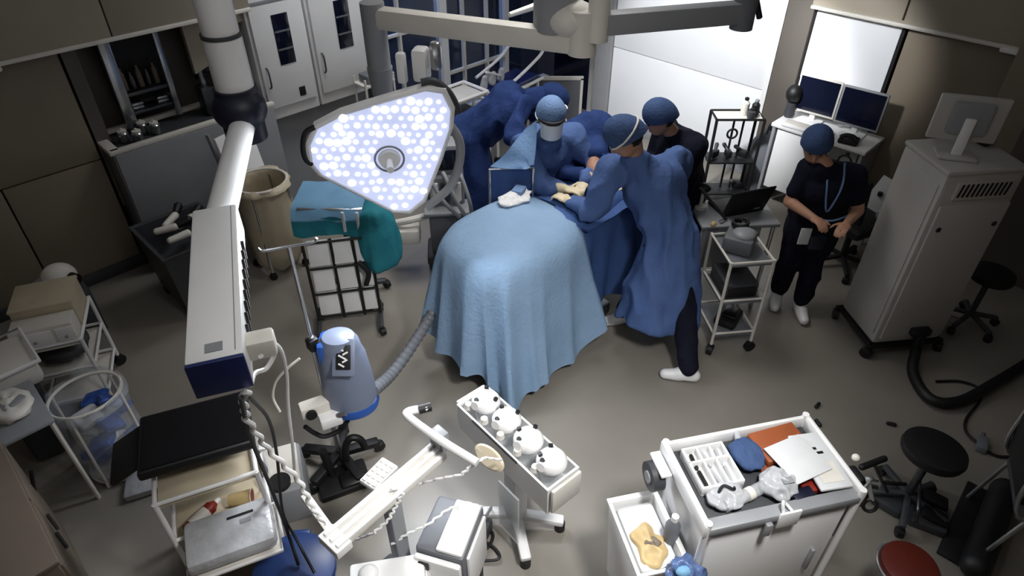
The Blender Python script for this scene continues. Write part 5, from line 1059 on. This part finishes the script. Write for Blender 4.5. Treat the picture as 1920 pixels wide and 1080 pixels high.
# ------------------------------------------------------------------ utility cart, laptop table, rack, desk
uc = cart('utility_cart', 'three tier steel cart between the tall surgeon and the nurse', (3.78, 1.55), math.radians(-38), 0.3, 0.36, 0.82, (0.78, 0.46, 0.16), mf='offwhite', ms='midgrey', r=0.011)
t = thing('device_drive', 'grey round topped device on the upper tier of the steel cart', 'device', onto(uc, -0.02, 0.02, 0.79), 0.3)
part('body', MB().box((0, 0, 0.06), (0.2, 0.2, 0.12), bev=0.025), 'midgrey', t); part('dome', MB().sph((0.0, -0.02, 0.12), 0.08, (1, 1, 0.5), 18), 'grey', t); part('cable_coil', MB().tube([(0.08 + 0.05*math.cos(a), 0.03 + 0.05*math.sin(a), 0.13 + 0.003*a) for a in [k*0.5 for k in range(26)]], 0.01, 8, 2), 'black', t)
t = thing('dark_box', 'dark equipment box on the middle tier of the steel cart', 'box', onto(uc, 0.0, 0.0, 0.47), math.radians(-38)); part('case', bx((0, 0, 0.06), (0.24, 0.28, 0.12), 0.015), 'darkgrey', t); part('front', bx((0, -0.142, 0.06), (0.2, 0.008, 0.08), 0.003), 'black', t)
t = thing('foot_pedal', 'black foot pedal stored on the bottom tier of the steel cart', 'pedal', onto(uc, 0.02, -0.02, 0.17), 0.2); part('base', bx((0, 0, 0.03), (0.22, 0.16, 0.06), 0.02), 'black', t); part('pedal', MB().box((0, -0.01, 0.08), (0.14, 0.1, 0.03), bev=0.01), 'blackgloss', t)
lt = thing('laptop_table', 'grey table with the black laptop behind the steel cart', 'table', (4.15, 1.83, 0), math.radians(-41))
t = lt; part('top', bx((0, 0, 0.79), (0.58, 0.36, 0.03), 0.01), 'grey', t); part('apron', bx((-0.06, -0.15, 0.6), (0.44, 0.03, 0.34), 0.006), 'grey', t)
for sx in (-1, 1):
    for sy in (-1, 1): part('leg', MB().cyl((sx*0.25, sy*0.15, 0), (sx*0.25, sy*0.15, 0.78), 0.016, n=10), 'steel', t)
t = thing('laptop', 'open black laptop seen from behind on the grey table', 'laptop', onto(lt, 0.06, -0.02, 0.806), math.radians(-41) + 0.25)
part('base', bx((0, 0.1, 0.01), (0.34, 0.22, 0.02), 0.006), 'black', t); part('lid', MB().box((0, -0.03, 0.12), (0.36, 0.014, 0.24), bev=0.006, R=Euler((math.radians(18), 0, 0)).to_matrix()), 'black', t); part('logo_strip', MB().box((0.06, -0.062, 0.07), (0.05, 0.004, 0.01), R=Euler((math.radians(18), 0, 0)).to_matrix()), 'grey', t)
t = thing('microphone_lamp', 'small dark round headed lamp at the corner of the grey table', 'lamp', onto(lt, -0.23, 0.08, 0.806), 0); part('head', MB().sph((0, 0, 0.17), 0.05, (1, 1, 0.7), 16), 'black', t); part('stem', MB().cyl((0, 0, 0), (0, 0, 0.14), 0.014, n=10), 'offwhite', t); part('foot', MB().cyl((0, 0, 0), (0, 0, 0.02), 0.045, n=16), 'offwhite', t)
t = thing('scope_rod', 'thin black scope handpiece with brass tip leaning on the steel cart', 'scope', onto(uc, -0.1, 0.16, 0.83), 0)
q = rel(t, G(1312, 352, 1.12)); q2 = rel(t, G(1362, 412, 0.93)); part('tube', MB().cyl(q, q2, 0.011, 0.011, 10), 'black', t); part('sleeve', MB().cyl(q.lerp(q2, 0.3), q.lerp(q2, 0.95), 0.007, 0.007, 8).cyl(q2, rel(t, G(1352, 416, 0.85)), 0.014, 0.018, 10), 'steel', t); part('tip', MB().sph(rel(t, G(1338, 420, 0.87)), 0.022, (1.3, 1, 0.8), 12), 'amber', t)
# black instrument rack
br_ = thing('instrument_rack', 'black metal rack with hanging instruments before the bright white wall', 'rack', (5.62, 2.66, 0), math.radians(-45))
t = br_
for sx in (-1, 1):
    for sy in (-1, 1): part('post', MB().cyl((sx*0.22, sy*0.11, 0), (sx*0.22, sy*0.11, 0.86), 0.014, n=10), 'black', t)
for z in (0.08, 0.42): part('shelf', bx((0, 0, z), (0.44, 0.22, 0.02), 0.004), 'black', t)
part('top_frame', MB().tube([(-0.22, -0.11, 0.86), (0.22, -0.11, 0.86), (0.22, 0.11, 0.86), (-0.22, 0.11, 0.86), (-0.22, -0.11, 0.86)], 0.012, 8, smooth=False), 'black', t)
part('top_shelf', bx((0, 0, 0.85), (0.42, 0.2, 0.012)), 'offwhite', t)
part('rod', MB().cyl((-0.02, 0, 0.1), (-0.02, 0, 0.84), 0.011, n=8), 'black', t); part('rod', MB().cyl((0.07, 0, 0.1), (0.07, 0, 0.84), 0.011, n=8), 'black', t)
part('hook_ring', MB().tube([(-0.05 + 0.045*math.cos(a), -0.1, 0.72 + 0.045*math.sin(a)) for a in [2*PI*k/14 for k in range(15)]], 0.01, 8, 2), 'black', t)
for k, (x, z, lb) in enumerate(((-0.15, 0.44, 'dark clamp at the left of the rack middle shelf'), (-0.02, 0.44, 'dark clamp in the middle of the rack shelf'), (0.12, 0.44, 'dark clamp at the right of the rack middle shelf'), (0.13, 0.1, 'dark clamp on the bottom shelf of the rack'))):
    c = thing('clamp', lb, 'clamp', onto(br_, x, -0.02, z), k*0.8, 'clamps on the black rack'); part('body', MB().box((0, 0, 0.04), (0.09, 0.06, 0.07), bev=0.015), 'black', c); part('arm', MB().cap((0, 0, 0.06), (0.07, 0.03, 0.1), 0.014, 0.02), 'darkgrey', c)
for k, (x, y, h, m, lb) in enumerate(((0.06, 0.02, 0.16, 'offwhite', 'white dispenser bottle on the black rack top'), (0.15, 0.0, 0.15, 'black', 'black dispenser bottle on the black rack top'), (0.1, -0.06, 0.09, 'darkgrey', 'short grey bottle on the black rack top'))):
    c = thing('bottle', lb, 'bottle', onto(br_, x, y, 0.857), 0, 'bottles on the black rack'); part('body', MB().lathe([(0.032, 0), (0.036, 0.01), (0.036, h*0.7), (0.016, h*0.85)], n=16), m, c); part('cap', MB().lathe([(0.014, h*0.85), (0.02, h*0.9), (0.02, h), (0.008, h*1.04)], n=12), 'black' if m != 'black' else 'grey', c)
# wall desk and two screens
dk = thing('computer_desk', 'white desk under the two dark screens by the right wall', 'desk', (5.95, 1.95, 0))
t = dk; part('top', bx((0, 0, 0.82), (0.42, 0.86, 0.035), 0.008), 'white', t); part('front_panel', bx((-0.17, 0.12, 0.5), (0.03, 0.5, 0.6), 0.008), 'white', t)
for y in (-0.4, 0.4): part('side_panel', bx((0, y, 0.4), (0.4, 0.03, 0.8), 0.006), 'grey', t)
for k, (y, lb) in enumerate(((0.19, 'dark screen on the wall desk nearer the bright wall'), (-0.2, 'dark screen on the wall desk nearer the tall white machine'))):
    t = thing('desktop_monitor', lb, 'monitor', onto(dk, 0.06, y, 0.838), math.radians(4), 'screens on the wall desk')
    part('bezel', bx((0, 0, 0.24), (0.03, 0.38, 0.34), 0.01), 'offwhite' if k == 0 else 'grey', t); part('screen', bx((-0.0165, 0, 0.245), (0.004, 0.345, 0.3)), 'screen', t); part('neck', bx((0.02, 0, 0.05), (0.03, 0.05, 0.1), 0.006), 'white', t); part('foot', bx((0, 0, 0.008), (0.16, 0.2, 0.016), 0.006), 'white', t)
t = thing('keyboard', 'long white keyboard in front of the two screens', 'keyboard', onto(dk, -0.14, 0.12, 0.838), math.radians(2)); part('case', bx((0, 0, 0.012), (0.14, 0.44, 0.024), 0.007), 'white', t); part('key_block', bx((0.005, 0.02, 0.026), (0.1, 0.38, 0.008), 0.003), 'offwhite', t)
t = thing('desk_phone', 'black desk phone beside the white keyboard', 'phone', onto(dk, -0.12, -0.24, 0.838), 0.2); part('base', bx((0, 0, 0.02), (0.14, 0.16, 0.04), 0.012), 'black', t); part('handset', MB().tube([(-0.05, -0.07, 0.05), (-0.04, -0.03, 0.075), (-0.04, 0.03, 0.075), (-0.05, 0.07, 0.05)], 0.018), 'blackgloss', t)
t = thing('dark_vase', 'dark bunch of equipment handles beside the wall post', 'bundle', onto(dk, 0.02, 0.385, 0.838), 0); part('pot', MB().lathe([(0.04, 0), (0.05, 0.02), (0.045, 0.14)], n=16), 'darkgrey', t); part('bunch', MB().sph((0, 0, 0.22), 0.075, (1, 1, 1.1), 14), 'black', t); part('stalk', MB().cyl((0.02, 0.02, 0.2), (0.05, 0.0, 0.36), 0.012, n=8), 'black', t)
t = thing('fabric_bag', 'grey slumped fabric bag at the end of the wall desk', 'bag', (6.02, 2.5, 0), 0.2); o = part('bag', MB().lathe([(0.12, 0), (0.15, 0.05), (0.14, 0.3), (0.12, 0.5), (0.07, 0.6), (0.02, 0.62)], n=24), 'midgrey', t, None, 180); folds(o.data, 0.02, (9, 9, 6), 2); part('handle', MB().tube([(-0.05, 0, 0.58), (-0.04, 0, 0.68), (0.04, 0, 0.68), (0.05, 0, 0.58)], 0.01), 'darkgrey', t)
t = thing('swivel_chair', 'dark swivel chair with a white cloth over its arm by the wall desk', 'chair', (5.3, 1.3, 0), math.radians(70))
part('seat', MB().box((0, 0, 0.46), (0.42, 0.42, 0.08), bev=0.03), 'black', t); part('backrest', MB().box((0, 0.22, 0.76), (0.38, 0.06, 0.4), bev=0.03, R=Euler((math.radians(-8), 0, 0)).to_matrix()), 'black', t); part('spine', bx((0, 0.23, 0.54), (0.06, 0.03, 0.2), 0.008), 'darkgrey', t); part('column', MB().cyl((0, 0, 0.1), (0, 0, 0.43), 0.026, n=12), 'black', t)
for s in (-1, 1): part('armrest', MB().tube([(s*0.2, 0.1, 0.46), (s*0.25, 0.1, 0.6), (s*0.25, -0.06, 0.66), (s*0.25, -0.14, 0.64)], 0.02, 8), 'black', t)
for k in range(5): a = 2*PI*k/5; part('base_leg', MB().bar((0, 0, 0.11), (0.26*math.cos(a), 0.26*math.sin(a), 0.08), 0.04, 0.03, 0.008), 'black', t)
casters(t, [(0.26*math.cos(2*PI*k/5), 0.26*math.sin(2*PI*k/5), 0) for k in range(5)], 0.03)
o = part('cloth', MB().box((-0.25, -0.06, 0.64), (0.13, 0.26, 0.07), bev=0.03), 'paper', t, 'white cloth on the armrest'); folds(o.data, 0.015, (14, 14, 14), 2)
t = thing('cable_loop', 'black looped cable hanging from the wall desk corner', 'cable', onto(dk, -0.235, -0.3, 0.72), 0); part('loop', MB().tube([(-0.01, 0.055*math.cos(a), 0.055*math.sin(a)) for a in [2*PI*k/16 for k in range(17)]], 0.009, 8, 2), 'black', t); part('hook', bx((0.01, 0, 0.06), (0.03, 0.03, 0.03), 0.005), 'black', t)
t = thing('wall_device', 'white sheet hanging by the dark seam behind the nurse', 'sheet', (5.75, 1.3, 0.3), 0.2); part('sheet', MB().box((0, 0, 0.2), (0.02, 0.16, 0.34), bev=0.006, R=Euler((0.3, 0.2, 0)).to_matrix()), 'paper', t); part('pin', MB().cyl((-0.02, 0.0, 0.22), (-0.02, 0.0, 0.25), 0.02, n=10), 'black', t); part('stand', MB().cyl((0.01, 0, -0.3), (0.01, 0, 0.2), 0.014, n=8), 'grey', t)

# ------------------------------------------------------------------ things at the back
t = thing('whiteboard', 'dark grey framed board standing on the floor in the far corner', 'board', (5.46, 4.78, 0), math.radians(-45))
part('panel', bx((0, 0, 0.36), (0.56, 0.02, 0.62)), 'midgrey', t); part('frame', MB().box((0, 0, 0.69), (0.62, 0.035, 0.035)).box((0, 0, 0.035), (0.62, 0.035, 0.035)).box((-0.295, 0, 0.36), (0.03, 0.035, 0.66)).box((0.295, 0, 0.36), (0.03, 0.035, 0.66)), 'offwhite', t)
for x in (-0.2, 0.2): part('foot', bx((x, 0, 0.012), (0.04, 0.26, 0.024), 0.006), 'offwhite', t)
wr_ = cart('white_rack', 'white equipment rack on castors behind the glowing lamp', (4.05, 4.88), math.radians(0), 0.62, 0.36, 0.86, (0.84, 0.5, 0.16), mf='white', ms='offwhite', r=0.02, cat='rack')
t = thing('supply_case', 'grey case on the middle tier of the white rack', 'case', onto(wr_, 0.1, 0, 0.51), 0); part('case', bx((0, 0, 0.09), (0.3, 0.24, 0.18), 0.02), 'midgrey', t); part('handle', MB().tube([(-0.05, -0.12, 0.1), (-0.05, -0.15, 0.11), (0.05, -0.15, 0.11), (0.05, -0.12, 0.1)], 0.009), 'black', t)
t = thing('stretcher', 'white tube stretcher with angled rails in front of the window', 'stretcher', (4.86, 4.95, 0), math.radians(8))
part('frame', MB().tube([(-0.42, -0.18, 0.72), (0.42, -0.18, 0.72), (0.42, 0.18, 0.72), (-0.42, 0.18, 0.72), (-0.42, -0.18, 0.72)], 0.018, 8, smooth=False), 'white', t)
part('rail', MB().tube([(-0.44, -0.2, 0.8), (-0.1, -0.2, 0.86), (0.3, -0.2, 0.98), (0.42, -0.2, 1.06)], 0.016, 8), 'white', t); part('rail', MB().tube([(-0.3, 0.16, 0.86), (0.1, 0.16, 0.96), (0.36, 0.16, 1.1)], 0.016, 8), 'white', t); part('rail', MB().cyl((-0.45, -0.1, 1.02), (-0.1, 0.0, 0.86), 0.012, n=8), 'white', t)
part('mattress', bx((0, 0, 0.75), (0.78, 0.32, 0.05), 0.02), 'navy', t)
for sx in (-1, 1):
    for sy in (-1, 1): part('leg', MB().cyl((sx*0.36, sy*0.16, 0.08), (sx*0.36, sy*0.16, 0.72), 0.016, n=8), 'white', t)
casters(t, [(sx*0.36, sy*0.16, 0) for sx in (-1, 1) for sy in (-1, 1)], 0.04)
for k in range(3):
    o = MB().cap((0, 0, 0.04), (0.02, 0.0, 0.12), 0.04, 0.034).build('saline_bottle', 'wrap'); o.location = onto(t, -0.35 + 0.14*k, 0.02, 0.775); tag(o, ['clear bottle at the left end of the stretcher', 'middle clear bottle on the stretcher', 'clear bottle nearest the stretcher centre'][k], 'bottle', 'bottles on the stretcher')
t = thing('anaesthesia_machine', 'grey anaesthesia machine with hoses between the lamp and the bending anaesthetist', 'machine', (2.98, 3.74, 0), math.radians(-40))
part('base', bx((0, 0, 0.1), (0.38, 0.34, 0.1), 0.03), 'darkgrey', t); part('body', bx((0, 0.03, 0.5), (0.3, 0.26, 0.72), 0.03), 'midgrey', t); part('work_shelf', bx((0, -0.12, 0.6), (0.36, 0.22, 0.03), 0.01), 'grey', t); part('head', MB().box((0, 0.05, 0.98), (0.26, 0.2, 0.26), bev=0.03), 'grey', t); part('screen', bx((0, -0.054, 0.99), (0.2, 0.008, 0.17), 0.003), 'screen', t)
for k in range(3): part('vaporizer', MB().cyl((-0.09 + 0.09*k, -0.1, 0.66), (-0.09 + 0.09*k, -0.1, 0.82), 0.035, n=14), 'offwhite' if k != 1 else 'darkgrey', t)
for k in range(3): part('hose', MB().tube([(-0.1 + 0.1*k, -0.12, 0.86), (-0.12 + 0.12*k, -0.26, 0.98), (-0.02 + 0.1*k, -0.34, 0.8), (0.1 + 0.05*k, -0.3, 0.62)], 0.016, 10), 'grey', t)
part('side_arm', MB().tube([(-0.14, -0.05, 0.5), (-0.3, -0.12, 0.5), (-0.46, -0.1, 0.46)], 0.03, 10), 'offwhite', t); part('side_box', bx((-0.36, -0.08, 0.36), (0.26, 0.2, 0.14), 0.03), 'offwhite', t)
casters(t, [(sx*0.15, sy*0.13, 0) for sx in (-1, 1) for sy in (-1, 1)], 0.035)
